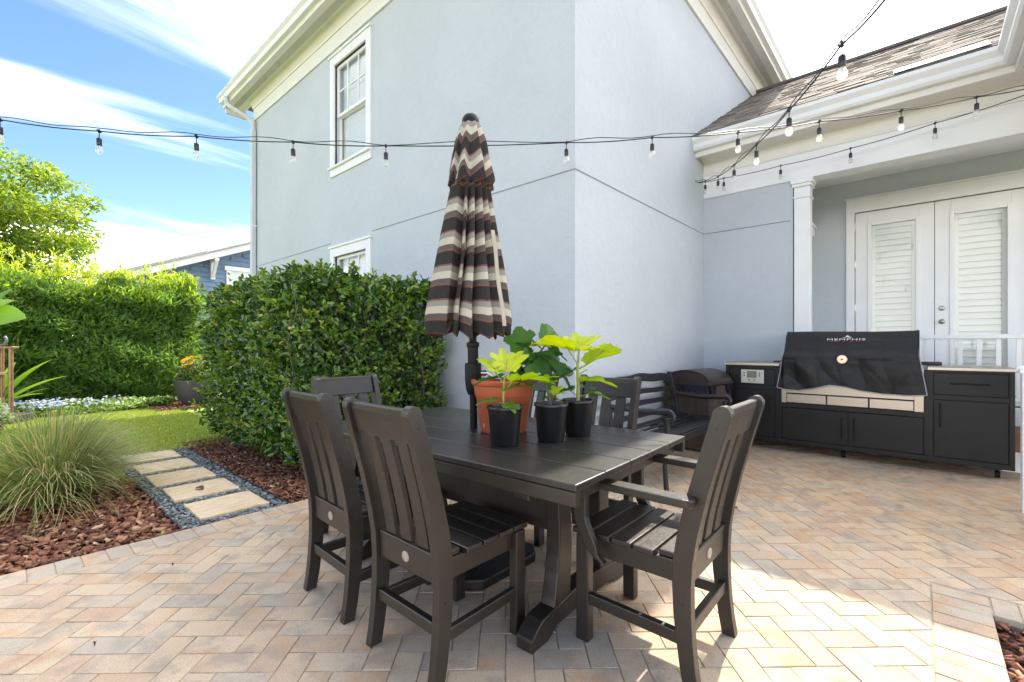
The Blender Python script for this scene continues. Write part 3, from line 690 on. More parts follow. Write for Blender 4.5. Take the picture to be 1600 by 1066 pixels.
M_step = simple('stair_wood', (.22, .11, .06), .6, var=.25, vscale=8)
st_ = MB(); st_.box((6.33, -1.9, .20), (PX - .03, -.52, .40)); st_.build('porch_steps', M_step, house, .01)
MB().box((6.40, -1.85, -.02), (PX - .03, -.56, .199)).build('step_riser', M_trimw, house)
# ------------------------------------------------------------------ dining set
TROT = R(2.5); TC = Vector((1.765, 1.78, 0))
def around(x, y):                   # table-aligned offset -> world
    c, s = math.cos(TROT), math.sin(TROT); return (TC.x + x * c - y * s, TC.y + x * s + y * c, 0)

def chair_parts(root, arms):
    # side profile of the sabre rear post, (y, z) rear and front
    zs = [0, .08, .17, .26, .36, .45, .55, .68, .82, .93, .965]
    rear = [-.262, -.249, -.240, -.235, -.234, -.239, -.255, -.284, -.322, -.353, -.363]
    wd = [.052, .054, .057, .062, .066, .068, .068, .066, .063, .062, .062]
    for sx in (-1, 1):
        x0 = sx * .215 - .02
        A = [(x0, r, z) for r, z in zip(rear, zs)]; B = [(x0, r + w_, z) for r, w_, z in zip(rear, wd, zs)]
        for k in range(1, 6):
            t = k / 5 * math.pi / 2; c0 = -.363 + .031 - .006 * k / 5
            A.append((x0, c0 - .031 * math.cos(t) , .965 + .035 * math.sin(t))); B.append((x0, c0 + .031 * math.cos(t) + .0005, .965 + .035 * math.sin(t)))
        leg = MB().ribbon(A, B, (.04, 0, 0)).build('leg', M_poly, root, .005)
        # rounded cap moulding on the back of the post top
        for z in (.925, .30):
            MB().tube([(sx * .2351, -.32 if z > .5 else -.205, z), (sx * .2362, -.32 if z > .5 else -.205, z)], .0048, 10).build('screw', M_screw, leg)
        MB().box((sx * .205 - .0225, .178, 0), (sx * .205 + .0225, .235, .428)).build('leg', M_poly, root, .005)
    def yb(z): return np.interp(z, zs, rear)
    def lean(z0, z1, x0, x1, off, th, mb_):
        zz_ = np.linspace(z0, z1, 6)
        A = [(x0, yb(z) + off, z) for z in zz_]; B = [(x0, yb(z) + off + th, z) for z in zz_]
        mb_.ribbon(A, B, (x1 - x0, 0, 0))
    m_ = MB(); lean(.865, .985, -.1948, .1948, .016, .032, m_); m_.build('top_rail', M_poly, root, .005)
    for x in (-.112, 0, .112):
        m_ = MB(); lean(.462, .866, x - .036, x + .036, .024, .020, m_); m_.build('slat', M_poly, root, .004)
    m_ = MB(); lean(.352, .462, -.1948, .1948, .016, .034, m_); br = m_.build('rear_rail', M_poly, root, .005)
    bd = MB(); bd.lathe([(.024, 0), (.024, .003), (.021, .005)], 24); o = bd.build('badge', M_badge, br, smooth=40, loc=(0, yb(.405) + .017, .405)); o.rotation_euler = (R(90), 0, 0); o.scale = (1, .82, 1)
    sf = MB(); sf.box((-.198, -.165, .352), (-.168, .178, .428)); sf.box((.168, -.165, .352), (.198, .178, .428)); sf.box((-.182, .185, .352), (.182, .215, .428))
    sf.build('seat_frame', M_poly, root, .004)
    n_ = 5; y = -.182; wseat = .235
    for k in range(n_):
        w_ = .081; xw = .222
        ln = MB().box((-xw if k else -.19, y, .4285), (xw if k else .19, y + w_, .452)).build('seat_slat', M_poly, root, .005)
        sc = MB()
        if k:
            for sx in (-1, 1): sc.tube([(sx * .18, y + w_ / 2, .4518), (sx * .18, y + w_ / 2, .4526)], .0045, 8)
            sc.build('screw', M_screw, ln)
        y += w_ + .0085
    stt = MB().beam((-.215, -.205, .175), (-.205, .19, .175), .028, .045).build('stretcher', M_poly, root, .004)
    MB().beam((.215, -.205, .175), (.205, .19, .175), .028, .045).build('stretcher', M_poly, root, .004)
    MB().beam((-.198, -.212, .20), (.198, -.212, .20), .028, .045).build('stretcher', M_poly, root, .004)
    if arms:
        for sx in (-1, 1):
            xc = sx * .262; a = MB(); pts = []
            y0, y1, hw = -.256, .335, .034
            for k in range(7):
                t = math.pi / 2 + math.pi * k / 6; pts.append((xc + hw * math.cos(t - math.pi / 2) * 1.0, y0 + hw * .5 - hw * .5 * math.sin(t - math.pi / 2), .655))
            pts = [(xc - hw, y1 - .03, .655), (xc - hw * .6, y1, .655), (xc + hw * .6, y1, .655), (xc + hw, y1 - .03, .655), (xc + hw, y0 + .03, .655), (xc + hw * .8, y0 + .008, .655), (xc + hw * .4, y0, .655), (xc - hw * .4, y0, .655), (xc - hw * .8, y0 + .008, .655), (xc - hw, y0 + .03, .655)]
            a.prism(pts, (0, 0, .03)); a.build('armrest', M_poly, root, .006)
            zz2 = np.linspace(.36, .654, 12); fr_ = [.10 + .12 * min(1, ((z - .36) / .15)) ** .55 - .0 for z in zz2]; bk = [f - .055 if z > .42 else f - .055 * (.3 + .7 * (z - .36) / .06) for f, z in zip(fr_, zz2)]
            x0 = xc - .018 if sx > 0 else xc - .012
            MB().ribbon([(x0 - .006 * sx, b_, z) for b_, z in zip(bk, zz2)], [(x0 - .006 * sx, f_, z) for f_, z in zip(fr_, zz2)], (.03, 0, 0)).build('arm_support', M_poly, root, .004)
GRP = 'charcoal dining chairs around the table'
side0 = thing('dining_chair', 'charcoal side chair with its slatted back nearest the viewer, seat towards the terracotta pot', 'dining chair', (1.24, 1.45, 0), R(-90), GRP); chair_parts(side0, False); side0.scale.x = .91
arm0 = thing('dining_armchair', 'sunlit charcoal armchair at the near end of the table, facing the flower pots', 'dining chair', around(.0, -.955), TROT - R(1.5), GRP); chair_parts(arm0, True)
for src, (x, y, rz), lb in ((side0, (-.525, .27, -90), 'charcoal side chair between the frontmost chair and the clipped hedge, back to the path'),
                            (side0, (.60, -.27, 90), 'charcoal side chair across the table, right of the pots and before the bench'),
                            (side0, (.60, .36, 90), 'charcoal side chair mostly hidden behind the potted fig plants'),
                            (arm0, (-.12, .86, 180), 'charcoal armchair at the hedge end of the table, back against the hedge')):
    c = dup(src); c.location = around(x, y) if y != .27 else (1.25, 2.05, 0); c.rotation_euler.z = TROT + R(rz) if y != .27 else R(-92); c['label'] = lb

tb = thing('dining_table', 'rectangular charcoal plank dining table on trestle legs with umbrella through its top', 'table', TC, TROT)
HL, HW, TZ = .905, .535, .737
for k in range(5):
    w_ = 2 * HW / 5; x = -HW + k * w_
    MB().box((x + .002, -HL, TZ - .026), (x + w_ - .002, HL, TZ)).build('plank', M_table, tb, .005)
ap = MB(); zt = TZ - .0265
ap.box((-HW + .001, -HL + .002, zt - .052), (-HW + .032, HL - .002, zt)); ap.box((HW - .032, -HL + .002, zt - .052), (HW - .001, HL - .002, zt)); ap.box((-HW + .032, -HL + .045, zt - .06), (HW - .032, -HL + .075, zt)); ap.box((-HW + .032, HL - .075, zt - .06), (HW - .032, HL - .045, zt))
ap.build('apron', M_poly, tb, .004)
for sy in (-1, 1):
    yc = sy * .60
    for sx in (-1, 1):
        A = []; B = []
        for z in np.linspace(.10, .655, 9):
            t = (z - .10) / .555; xo = sx * (.20 - .05 * math.sin(t * math.pi) * .6); hw = .046 + .018 * (1 - t) ** 3
            A.append((xo - hw, yc - .035, z)); B.append((xo + hw, yc - .035, z))
        MB().ribbon(A, B, (0, .07, 0)).build('leg', M_poly, tb, .005)
    MB().box((-.44, yc - .036, .60), (.44, yc + .036, .658)).build('cross_rail', M_poly, tb, .004)
    pts = [(-.42, 0), (-.42, .055), (-.37, .098), (-.10, .125), (.10, .125), (.37, .098), (.42, .055), (.42, 0), (.30, 0), (.26, .035), (-.26, .035), (-.30, 0)]
    xs = np.linspace(-.42, .42, 25); up_ = np.interp(xs, [-.42, -.36, -.10, .10, .36, .42], [.05, .10, .13, .13, .10, .05]); lo_ = np.interp(xs, [-.42, -.30, -.24, .24, .30, .42], [0, 0, .035, .035, 0, 0])
    MB().ribbon([(x, yc - .04, z) for x, z in zip(xs, lo_)], [(x, yc - .04, z) for x, z in zip(xs, up_)], (0, .08, 0)).build('foot', M_poly, tb, .005)
MB().box((-.03, -.57, .50), (.03, .57, .60)).build('stretcher_beam', M_poly, tb, .004)
MB().box((-.21, -.565, .40), (-.165, .565, .56)).build('side_beam', M_poly, tb, .004)

# ------------------------------------------------------------------ umbrella
UX, UY = 1.775, 1.865
um = thing('patio_umbrella', 'folded patio umbrella with brown, cream and rust striped fabric', 'umbrella', (UX, UY, 0))
um.rotation_euler = Euler((R(-.6), R(.2), YAW))
pole = MB(); pole.tube([(0, 0, .05), (0, 0, 2.44)], .0205, 20); pole.build('pole', M_black_metal, um, smooth=40)
hs_ = MB(); hs_.lathe([(.030, .925), (.041, .955), (.046, 1.0), (.047, 1.075), (.046, 1.10), (.030, 1.105), (.030, 1.19), (.036, 1.195), (.036, 1.215), (.026, 1.22)], 28)
hs_ = hs_.build('crank_housing', M_black_metal, um, smooth=35)
ch = MB()
hd = RGT
ch.tube([(0, -.045, 1.045), (0, -.075, 1.045)], .017, 14); ch.tube([(0, -.075, 1.045), (0, -.125, 1.012), (0, -.15, 1.01)], .0065, 10); ch.tube([(.0, -.15, 1.01), (-.03, -.152, 1.008)], .009, 10)
ch.build('crank_handle', simple('chrome_crank', (.5, .5, .5), .25, 1.0), hs_, smooth=40)
bs = MB(); q = []
for k in range(4):
    t0 = math.pi / 4 + k * math.pi / 2
    for dt in (-.16, .16): q.append((.34 * math.cos(t0 + dt), .34 * math.sin(t0 + dt), 0))
bs.prism(q, (0, 0, .055)); b_ = bs.build('base', simple('base_iron', (.012, .012, .012), .5, bscale=120, bstr=.4), um, .012)
b_.rotation_euler.z = R(-41.8)
MB().lathe([(.032, .05), (.032, .34), (.028, .36)], 20).build('base_sleeve', M_black_metal, um, smooth=40)
# fabric: bands counted along the panel
def stripes():
    m = Mat('striped_fabric'); t = m.attr(); f = m.math('FRACT', m.math('MULTIPLY', t, 1 / .185))
    dk, ru, lg, cr, tp = (.040, .036, .035), (.21, .100, .072), (.30, .275, .245), (.55, .50, .40), (.125, .104, .097)
    c = m.ramp(f, [(0, ru), (.05, lg), (.21, cr), (.42, tp), (.56, ru), (.62, dk)], 'CONSTANT')
    hem = m.attr('hem'); c = m.mix(hem, c, (.22, .115, .085))
    wv = m.noise(420, 2, .6); c = m.mix(1.0, c, m.ramp(wv, [(.3, (.86,) * 3), (.7, (1.1,) * 3)]), 'MULTIPLY')
    m.set(Color=c, Roughness=.9, Specular=.15); m.bump(m.math('ADD', wv, m.math('MULTIPLY', m.noise(26, 3), 3)), .35, .003)
    t_ = m.new('ShaderNodeBsdfTranslucent'); m.l.new(c, t_.inputs[0]); x = m.new('ShaderNodeMixShader'); x.inputs[0].default_value = .12
    m.l.new(m.b.outputs[0], x.inputs[1]); m.l.new(t_.outputs[0], x.inputs[2]); m.l.new(x.outputs[0], m.out.inputs[0]); return m.m
M_fab = stripes()
def canopy(name, ztop, zbot, Rf, fold, scal, parent, tstart, edges, seed=1, off=0.0):
    "cloth hung in pleats: edges are the rib angles, each (angle, fold depth 0-1)"
    rr = np.random.default_rng(seed); na, nz = 288, 80
    ang = np.linspace(0, 2 * np.pi, na, endpoint=False); E = [e[0] for e in edges]; D = [e[1] for e in edges]; n = len(E)
    V = []; T = []; H = []
    info = []
    for a_ in ang:
        aa = a_ if a_ >= E[0] else a_ + 2 * math.pi
        k = max(i for i in range(n) if E[i] <= aa + 1e-9); e1 = E[k + 1] if k + 1 < n else E[0] + 2 * math.pi
        u = (aa - E[k]) / (e1 - E[k]); info.append((k, u, e1 - E[k]))
    for j in range(nz + 1):
        t = j / nz; z = ztop + (zbot - ztop) * t; rad = Rf(t)
        for i, a_ in enumerate(ang):
            k, u, w_ = info[i]; dep = D[k] * fold(t)
            v = math.sin(math.pi * u ** (.8 + .25 * math.sin(k * 2.1)))       # 0 at the ribs, 1 mid pleat
            inn = v ** 1.5 if D[k] > .2 else -v * .35                            # slack panels belly outwards
            r = rad * (1 - dep * inn) * (1 + .035 * math.sin(2 * a_ + 2 * t + seed)) + .004 * t * math.sin(a_ * 17 + t * 11)
            aa = a_ - .30 * D[k] * t * math.sin(math.pi * u) + .12 * t * math.sin(3 * t + k)
            zz_ = z + scal * (t ** 2) * (math.sin(math.pi * u) ** .8 - .5) * (1 if D[k] > .2 else .25) + .006 * math.sin(k * 1.7) * t
            V.append((r * math.cos(aa) * .95, r * math.sin(aa) + off * t, zz_))
            T.append(tstart + (ztop - z) - .030 * v * min(1, 2 * t + .2) * (1 if D[k] > .2 else .2) + .012 * math.sin(k * 2.3) * t); H.append(1.0 if j == nz else 0.0)
    F = [(j * na + i, j * na + (i + 1) % na, (j + 1) * na + (i + 1) % na, (j + 1) * na + i) for j in range(nz) for i in range(na)]
    k0 = len(V)
    for i in range(na):
        x, y, z = V[nz * na + i]; V.append((x * .86, (y - off) * .86 + off, z + .03)); T.append(T[nz * na + i]); H.append(.6)
    k1 = len(V)
    for i in range(na):
        x, y, z = V[nz * na + i]; V.append((x * .25, y * .25, z + .22)); T.append(T[nz * na + i] - .1); H.append(0)
    F += [(nz * na + i, nz * na + (i + 1) % na, k0 + (i + 1) % na, k0 + i) for i in range(na)]
    F += [(k0 + i, k0 + (i + 1) % na, k1 + (i + 1) % na, k1 + i) for i in range(na)]
    o = npmesh(name, V, F, M_fab, parent, T, smooth=True)
    h = o.data.attributes.new('hem', 'FLOAT', 'POINT'); h.data.foreach_set('value', np.array(H, np.float32))
    s_ = o.modifiers.new('thick', 'SOLIDIFY'); s_.thickness = .003; return o
PL = [(1.15, .10), (2.62, .85), (3.02, .75), (3.36, .9), (3.76, .7), (4.12, .95), (4.55, .8), (5.0, .8), (5.7, .7), (6.4, .6)]
main = canopy('canopy', 2.16, 1.262, lambda t: np.interp(t, [0, .1, .4, .75, .9, 1], [.088, .112, .160, .212, .232, .226]), lambda t: np.interp(t, [0, .15, .5, 1], [.12, .32, .50, .46]), .055, um, .03, PL, 3, .018)
PT = [(0.2 + k * 2 * math.pi / 9 + .1 * math.sin(k * 3), .8) for k in range(9)]
top = canopy('vent_canopy', 2.455, 2.09, lambda t: np.interp(t, [0, .06, .3, .7, 1], [.042, .056, .087, .118, .139]), lambda t: np.interp(t, [0, .3, 1], [.10, .22, .34]), -.035, um, .0, PT, 5)
MB().lathe([(.048, 2.440), (.050, 2.452), (.046, 2.475), (.034, 2.492), (.010, 2.498), (.001, 2.499)], 24).build('finial', simple('finial_plastic', (.007, .0065, .0065), .5, spec=.3), um, smooth=40)
sp = MB(); A = []; B = []
for k in range(16):
    t = k / 15; z = 1.82 - t * .52; r = .150 + .075 * t + .004 * math.sin(9 * t); A.append((-r * .72, -r * .78 - .004 - .008, z)); B.append((-r * .72 - .0, -r * .78 + .014 - .008, z))
sp.ribbon(A, B, (-.003, -.003, 0)); sp.build('tie_strap', simple('cream_webbing', (.50, .44, .35), .9, bscale=200), um)
rbm = MB()
for k in range(8):
    t = 2 * math.pi * k / 8; rbm.tube([(.03 * math.cos(t), .03 * math.sin(t), 2.35), (.15 * math.cos(t), .15 * math.sin(t), 1.33)], .006, 6)
rbm.build('rib_frame', M_black_metal, um)

# ------------------------------------------------------------------ pots with fig plants
def fig_leaf(mb_, base, azim, elev, L, tone, lobes=.45, roll=0, curl=.25):
    "one five-lobed leaf fanned from its stalk; built as a folded, drooping sheet"
    n = 40; rim = []
    for k in range(n + 1):
        a = -2.35 + 4.7 * k / n
        lob = 1 - lobes * 1.15 * (0.5 - 0.5 * math.cos(2 * math.pi * a / 1.08)) ** 1.5 * (1 if abs(a) < 1.7 else .4)
        env = 1 - .22 * abs(a / 2.35) ** 1.5
        r = env * lob * (1 + .035 * math.sin(k * 2.7)); rim.append((r * math.cos(a) * .62 + .26, r * math.sin(a) * .56))
    Mx = Matrix.Translation(Vector(base)) @ Matrix.Rotation(azim, 4, 'Z') @ Matrix.Rotation(-elev, 4, 'Y') @ Matrix.Rotation(roll, 4, 'X')
    def sh_(x, y): return Mx @ Vector((x * L, y * L, (abs(y) * .28 - curl * max(x, 0) ** 2 + .03 * math.sin(9 * y + 4 * x)) * L))
    vs = [sh_(0, 0)]; mid = [sh_(x * .5 + .06, y * .5) for x, y in rim]; out = [sh_(x, y) for x, y in rim]; m = len(rim)
    vs += mid + out; fs = [(0, 1 + i, 2 + i) for i in range(m - 1)] + [(1 + i, 1 + m + i, 2 + m + i, 2 + i) for i in range(m - 1)]
    mb_.add(vs, fs, [min(1, tone + .07)] + [tone + .03 * math.cos(2 * math.pi * (-2.35 + 4.7 * k / n) / 1.08) for k in range(m)] + [max(0, tone - .05 + .06 * math.sin(k * 1.9)) for k in range(m)])
M_fig = leafmat('fig_leaf', [(0, (.035, .105, .028)), (.35, (.075, .19, .035)), (.6, (.17, .33, .025)), (.8, (.34, .47, .02)), (1, (.54, .60, .025))], .42, .42)
M_figstem = simple('fig_stem', (.33, .36, .08), .5, var=.2, vscale=20)
def veins(): pass
def pot_plant(name, label, cat, loc, prof, mat, stems, leaves, soilz, soilr, grp=None, stemmat=None):
    t = thing(name, label, cat, loc, 0, grp)
    p = MB(); p.lathe(prof, 48); p.build('pot', mat, t, smooth=38)
    MB().lathe([(soilr, soilz - .004), (soilr * .6, soilz + .006), (.002, soilz + .01)], 28).build('soil', M_soil, t, smooth=True)
    s = MB(); l = MB()
    for path, r in stems: s.tube([RGT * a + FWD * b + Vector((0, 0, c)) for a, b, c in path], r, 8)
    for (a, b, c), az, el, L, tone, *more in leaves:
        stalk = None; base = RGT * a + FWD * b + Vector((0, 0, c))
        # azimuth counted from the viewer's right towards the back
        fig_leaf(l, base, YAW - R(90) + R(az), R(el), L * 1.32, tone, *more)
    s.build('stem', stemmat or M_figstem, t, smooth=50); lo_ = l.build('foliage', M_fig, t, smooth=True)
    return t
NP = [(.060, 0), (.062, .004), (.066, .012), (.079, .165), (.080, .168), (.085, .170), (.0855, .180), (.083, .184), (.079, .184), (.077, .17), (.062, .165), (.0, .165)]
NP = [(r, z) for r, z in NP[:-2]] + [(.074, .12), (.06, .11)]
def st(mb): pass
def ground_pt(px, py, z):
    Y = 715 * (CAMH - z) / (py - 540); v = P(px, py, Y); return (v.x, v.y, z)
GP = 'black nursery pots with young fig plants'
pot_plant('potted_fig', 'black nursery pot with chartreuse fig seedling standing in front of the terracotta pot', 'potted plant', ground_pt(789, 695, TZ), NP, M_rubber,
    [([(0, 0, .14), (-.008, 0, .20), (-.004, 0, .30), (.012, .0, .40)], [.005, .005, .004, .003]), ([(-.005, 0, .285), (-.04, .0, .33), (-.05, .01, .36)], .0025), ([(-.003, 0, .30), (.02, .01, .35), (.04, .02, .38)], .0025), ([(0, 0, .25), (.03, -.02, .29), (.05, -.03, .31)], .0025), ([(-.006, 0, .19), (-.03, -.01, .2)], .0022), ([(-.006, 0, .19), (.01, -.03, .2)], .0022)],
    [((-.03, -.01, .335), 140, 38, .125, .90, .35), ((.012, -.01, .34), 55, 50, .135, 1.0, .3), ((-.01, .02, .36), 95, 62, .10, .95), ((.02, -.02, .29), 8, 14, .16, .72, .25, -.2), ((-.035, -.02, .205), 185, 2, .085, .50, .3), ((.004, -.03, .195), -60, -10, .075, .52, .3), ((.03, .01, .30), 20, -10, .11, .25), ((.0, -.01, .25), -15, 30, .09, .45), ((-.02, .03, .31), 170, -5, .12, .18)],
    .150, .075, GP)
pot_plant('potted_fig', 'black nursery pot between the other two, with the smallest yellow green fig sprout', 'potted plant', ground_pt(861, 688, TZ), NP, M_rubber,
    [([(0, 0, .14), (-.004, 0, .20), (-.03, .0, .27), (-.05, .0, .30)], [.006, .006, .005, .004]), ([(0, 0, .2), (.02, .0, .23)], .003), ([(-.004, 0, .19), (-.03, 0, .21)], .0025)],
    [((.01, -.005, .225), 40, 40, .075, .86), ((.015, -.01, .22), -20, 20, .06, .78), ((-.05, 0, .29), 20, 22, .085, .84), ((-.055, 0, .295), 150, 20, .075, .66), ((-.03, 0, .28), -60, 12, .07, .6), ((-.02, 0, .205), 170, 20, .05, .45), ((.0, 0, .20), 10, -5, .06, .32), ((-.045, .02, .29), 80, 15, .08, .4)],
    .150, .075, GP, M_twig)
pot_plant('potted_fig', 'black nursery pot farthest right on the table, tall fig with bright yellow top leaves', 'potted plant', ground_pt(903, 679, TZ), NP, M_rubber,
    [([(0, 0, .14), (.002, 0, .25), (-.002, .0, .36), (.006, 0, .45)], [.010, .009, .007, .005]), ([(0, 0, .36), (-.03, 0, .41), (-.05, 0, .44)], .003), ([(0, 0, .31), (.05, 0, .34)], .003), ([(0, 0, .27), (.04, -.02, .29)], .003), ([(0, 0, .2), (.03, -.02, .205), (.06, -.02, .215)], .0025), ([(0, 0, .2), (-.03, -.02, .22)], .0025)],
    [((.01, -.01, .44), 40, 42, .14, 1.0, .38), ((.01, -.02, .435), 2, 8, .13, .97, .38), ((-.01, .01, .44), 85, 58, .11, .97, .38), ((-.01, 0, .44), 130, 40, .12, .92, .38), ((-.02, -.01, .435), 172, 18, .20, .88, .12, .2), ((.03, 0, .35), 18, 32, .19, .78, .12, -.5), ((.0, -.03, .28), -8, 4, .165, .74, .28), ((-.02, -.02, .235), 178, -6, .105, .40, .3), ((.05, -.03, .215), 0, -3, .095, .58, .25), ((-.02, .02, .33), 150, -25, .14, .22), ((.02, .02, .24), 40, 5, .09, .38)],
    .150, .075, GP)
TP = [(.118, 0), (.122, .006), (.128, .02), (.150, .185), (.156, .195), (.158, .205), (.163, .250), (.172, .254), (.176, .262), (.176, .276), (.170, .280), (.160, .278), (.152, .20), (.14, .19)]
tp_ = pot_plant('potted_fig_tree', 'terracotta coloured pot with dark green lobed fig leaves leaning over the small pots', 'potted plant', ground_pt(787, 673, TZ), TP, M_terra,
    [([(.0, 0, .19), (.05, -.01, .27), (.13, -.02, .355), (.20, -.01, .43), (.23, .0, .47)], [.008, .008, .007, .005, .004]), ([(.13, -.02, .355), (.15, -.02, .33), (.17, -.05, .33)], .003), ([(.21, 0, .44), (.15, .0, .50)], .003), ([(.22, 0, .46), (.30, 0, .46)], .003)],
    [((.19, -.08, .43), -68, -52, .19, .15, .45, .1), ((.17, -.03, .46), 120, 10, .12, .12), ((.24, -.05, .44), -10, -20, .10, .22), ((.13, -.05, .41), -130, -30, .12, .1), ((.16, -.04, .43), 190, -20, .14, .20), ((.15, .0, .47), 172, 14, .13, .26, .2, 1.2), ((.225, 0, .48), 40, 58, .11, .30, .12, 1.35, .5), ((.20, -.02, .475), -110, 10, .10, .10, .3), ((.25, .0, .46), 15, 10, .11, .14), ((.30, .0, .46), 20, 18, .10, .12), ((.22, -.03, .40), -25, -38, .20, .2, .35), ((.10, -.02, .37), 185, 0, .11, .12), ((.07, -.03, .33), -40, -10, .12, .10), ((.05, .02, .30), 20, 5, .14, .08), ((.13, .03, .36), 100, 10, .13, .1), ((.12, -.06, .40), 200, 0, .09, .16)],
    .185, .148, None, M_twig)
MB().box((-.006, -.001, 0), (.006, .001, .02)).build('price_sticker', M_trimw, tp_, loc=RGT * -.098 + FWD * -.085 + Vector((0, 0, .035)))

# ------------------------------------------------------------------ bench
bn = thing('garden_bench', 'black metal garden bench with horizontal slat back and scrolled arms against the wall', 'bench', (3.62, 1.50, 0))
BL, BD = 1.55, .62                   # faces -Y, back at +Y
M_bn = M_cast
for sx in (0, 1):
    x = .03 + sx * (BL - .06)
    A = [(x - .022, .56, 0), (x - .022, .545, .25), (x - .022, .54, .42), (x - .022, .58, .65), (x - .022, .64, .90)]; B = [(a, y + .05, z) for a, y, z in A]
    MB().ribbon(A, B, (.044, 0, 0)).build('leg', M_bn, bn, .005)
    MB().tube([(x, .06, 0), (x, .075, .2), (x, .055, .42), (x, .05, .60)], [.021, .019, .024, .021], 10).build('leg', M_bn, bn, smooth=50)
    pth = [(x, .60, .655), (x, .48, .648), (x, .30, .638), (x, .14, .648), (x, .05, .655)] + [(x, .045 - .045 * math.sin(a) , .612 + .043 * math.cos(a)) for a in np.linspace(.2, 4.2, 9)]
    MB().tube(pth, [.02, .022, .025, .026, .026] + [.024 - .0012 * k for k in range(9)], 10).build('armrest', M_bn, bn, smooth=50)
for k in range(9):
    y = .05 + k * .057; z = .415 + .02 * math.cos(k / 8 * 2 * math.pi) - .006
    MB().box((.02, y, z), (BL - .02, y + .043, z + .014)).build('seat_slat', M_bn, bn, .003)
fr_ = MB(); fr_.box((.02, .03, .375), (BL - .02, .05, .428)); fr_.box((.03, .05, .375), (.05, .55, .41)); fr_.box((BL - .05, .05, .375), (BL - .03, .55, .41)); fr_.box((BL / 2 - .02, .05, .38), (BL / 2 + .02, .55, .4165)); fr_.build('seat_frame', M_bn, bn, .003)
def bslat(z0, h, arch):
    xs = np.linspace(.03, BL - .03, 25); A = []; B = []
    for x in xs:
        u = (x / BL) * 2 - 1; zz_ = z0 + arch * math.cos(u * math.pi * .5) ** 1.0 + arch * .15 * math.cos(u * 3 * math.pi)
        y = np.interp(zz_, [.42, .65, .95], [.555, .60, .665]); A.append((x, y, zz_)); B.append((x, y + .012, zz_ + h))
    m_ = MB(); m_.ribbon(A, B, (0, .02, 0)); return m_
for z0, h, ar in ((.485, .05, .0), (.585, .05, .012), (.685, .05, .022), (.785, .085, .04)):
    bslat(z0, h, ar).build('back_slat', M_bn, bn, .003)

# ------------------------------------------------------------------ waste bin in the corner
def wood():
    m = Mat('bin_slats'); o = m.obj(); mp_ = m.new('ShaderNodeMapping'); mp_.inputs['Scale'].default_value = (14, 14, .8); m.l.new(o, mp_.inputs[0])
    m.set(Color=m.ramp(m.noise(1.6, 4, .6, mp_.outputs[0]), [(.3, (.035, .024, .019)), (.7, (.085, .058, .046))]), Roughness=.6); return m.m
M_bin = wood()
bi = thing('waste_bin', 'brown slatted outdoor waste bin with black bag showing under its curved lid', 'bin', (5.55, 1.98, 0), R(-6))
bw, bd_ = .30, .26
body = MB()
for k in range(12):
    a = -bw + k * bw / 6; body.box((a + .002, -bd_, .05), (a + bw / 6 - .002, -bd_ + .02, .74)); body.box((a + .002, bd_ - .02, .05), (a + bw / 6 - .002, bd_, .74))
for k in range(10):
    a = -bd_ + .021 + k * (2 * bd_ - .042) / 10; body.box((-bw, a + .002, .05), (-bw + .02, a + .05, .74)); body.box((bw - .02, a + .002, .05), (bw, a + .05, .74))
body.build('body', M_bin, bi, .003)
for z in (.03, .42): MB().box((-bw - .012, -bd_ - .012, z), (bw + .012, bd_ + .012, z + .035)).build('band', M_bin, bi, .005)
lid = MB(); A = []; B = []
for k in range(13):
    t = math.pi * k / 12; A.append((-bw - .01, -math.cos(t) * (bd_ + .01), .78 + .14 * math.sin(t))); B.append((-bw - .01, -math.cos(t) * (bd_ - .015), .78 + .115 * math.sin(t)))
lid.ribbon(A, B, (2 * bw + .02, 0, 0)); lid.ribbon([(a, y, .77) for a, y, z in A], A, (.03, 0, 0)); lid.ribbon([(bw - .02, y, .77) for a, y, z in A], [(bw - .02, y, z) for a, y, z in A], (.03, 0, 0))
lid.box((-bw - .02, -bd_ - .02, .752), (bw + .02, bd_ + .02, .778)); lid.build('lid', simple('bin_lid', (.030, .022, .019), .45), bi, .004)
bag = MB(); xs = np.linspace(-bw - .01, bw + .01, 41)
A = [(x, -bd_ - .014 - .006 * math.sin(i * 1.9), .752) for i, x in enumerate(xs)]; B = [(x, -bd_ - .016 - .012 * math.sin(i * 2.3) ** 2, .752 - .03 - .10 * (abs(abs(x) - bw * .72) < .09) * (1 - abs(abs(x) - bw * .72) / .09) ** .5 - .008 * math.sin(i * 1.1)) for i, x in enumerate(xs)]
bag.ribbon(A, B, (0, .004, 0)); ys_ = np.linspace(-bd_, bd_, 21)
bag.ribbon([(-bw - .014, y, .752) for y in ys_], [(-bw - .018, y, .70 - .03 * math.sin(i * 1.3) ** 2) for i, y in enumerate(ys_)], (.004, 0, 0)); bag.build('bin_bag', simple('black_bag', (.012, .012, .025), .25), bi, smooth=60)

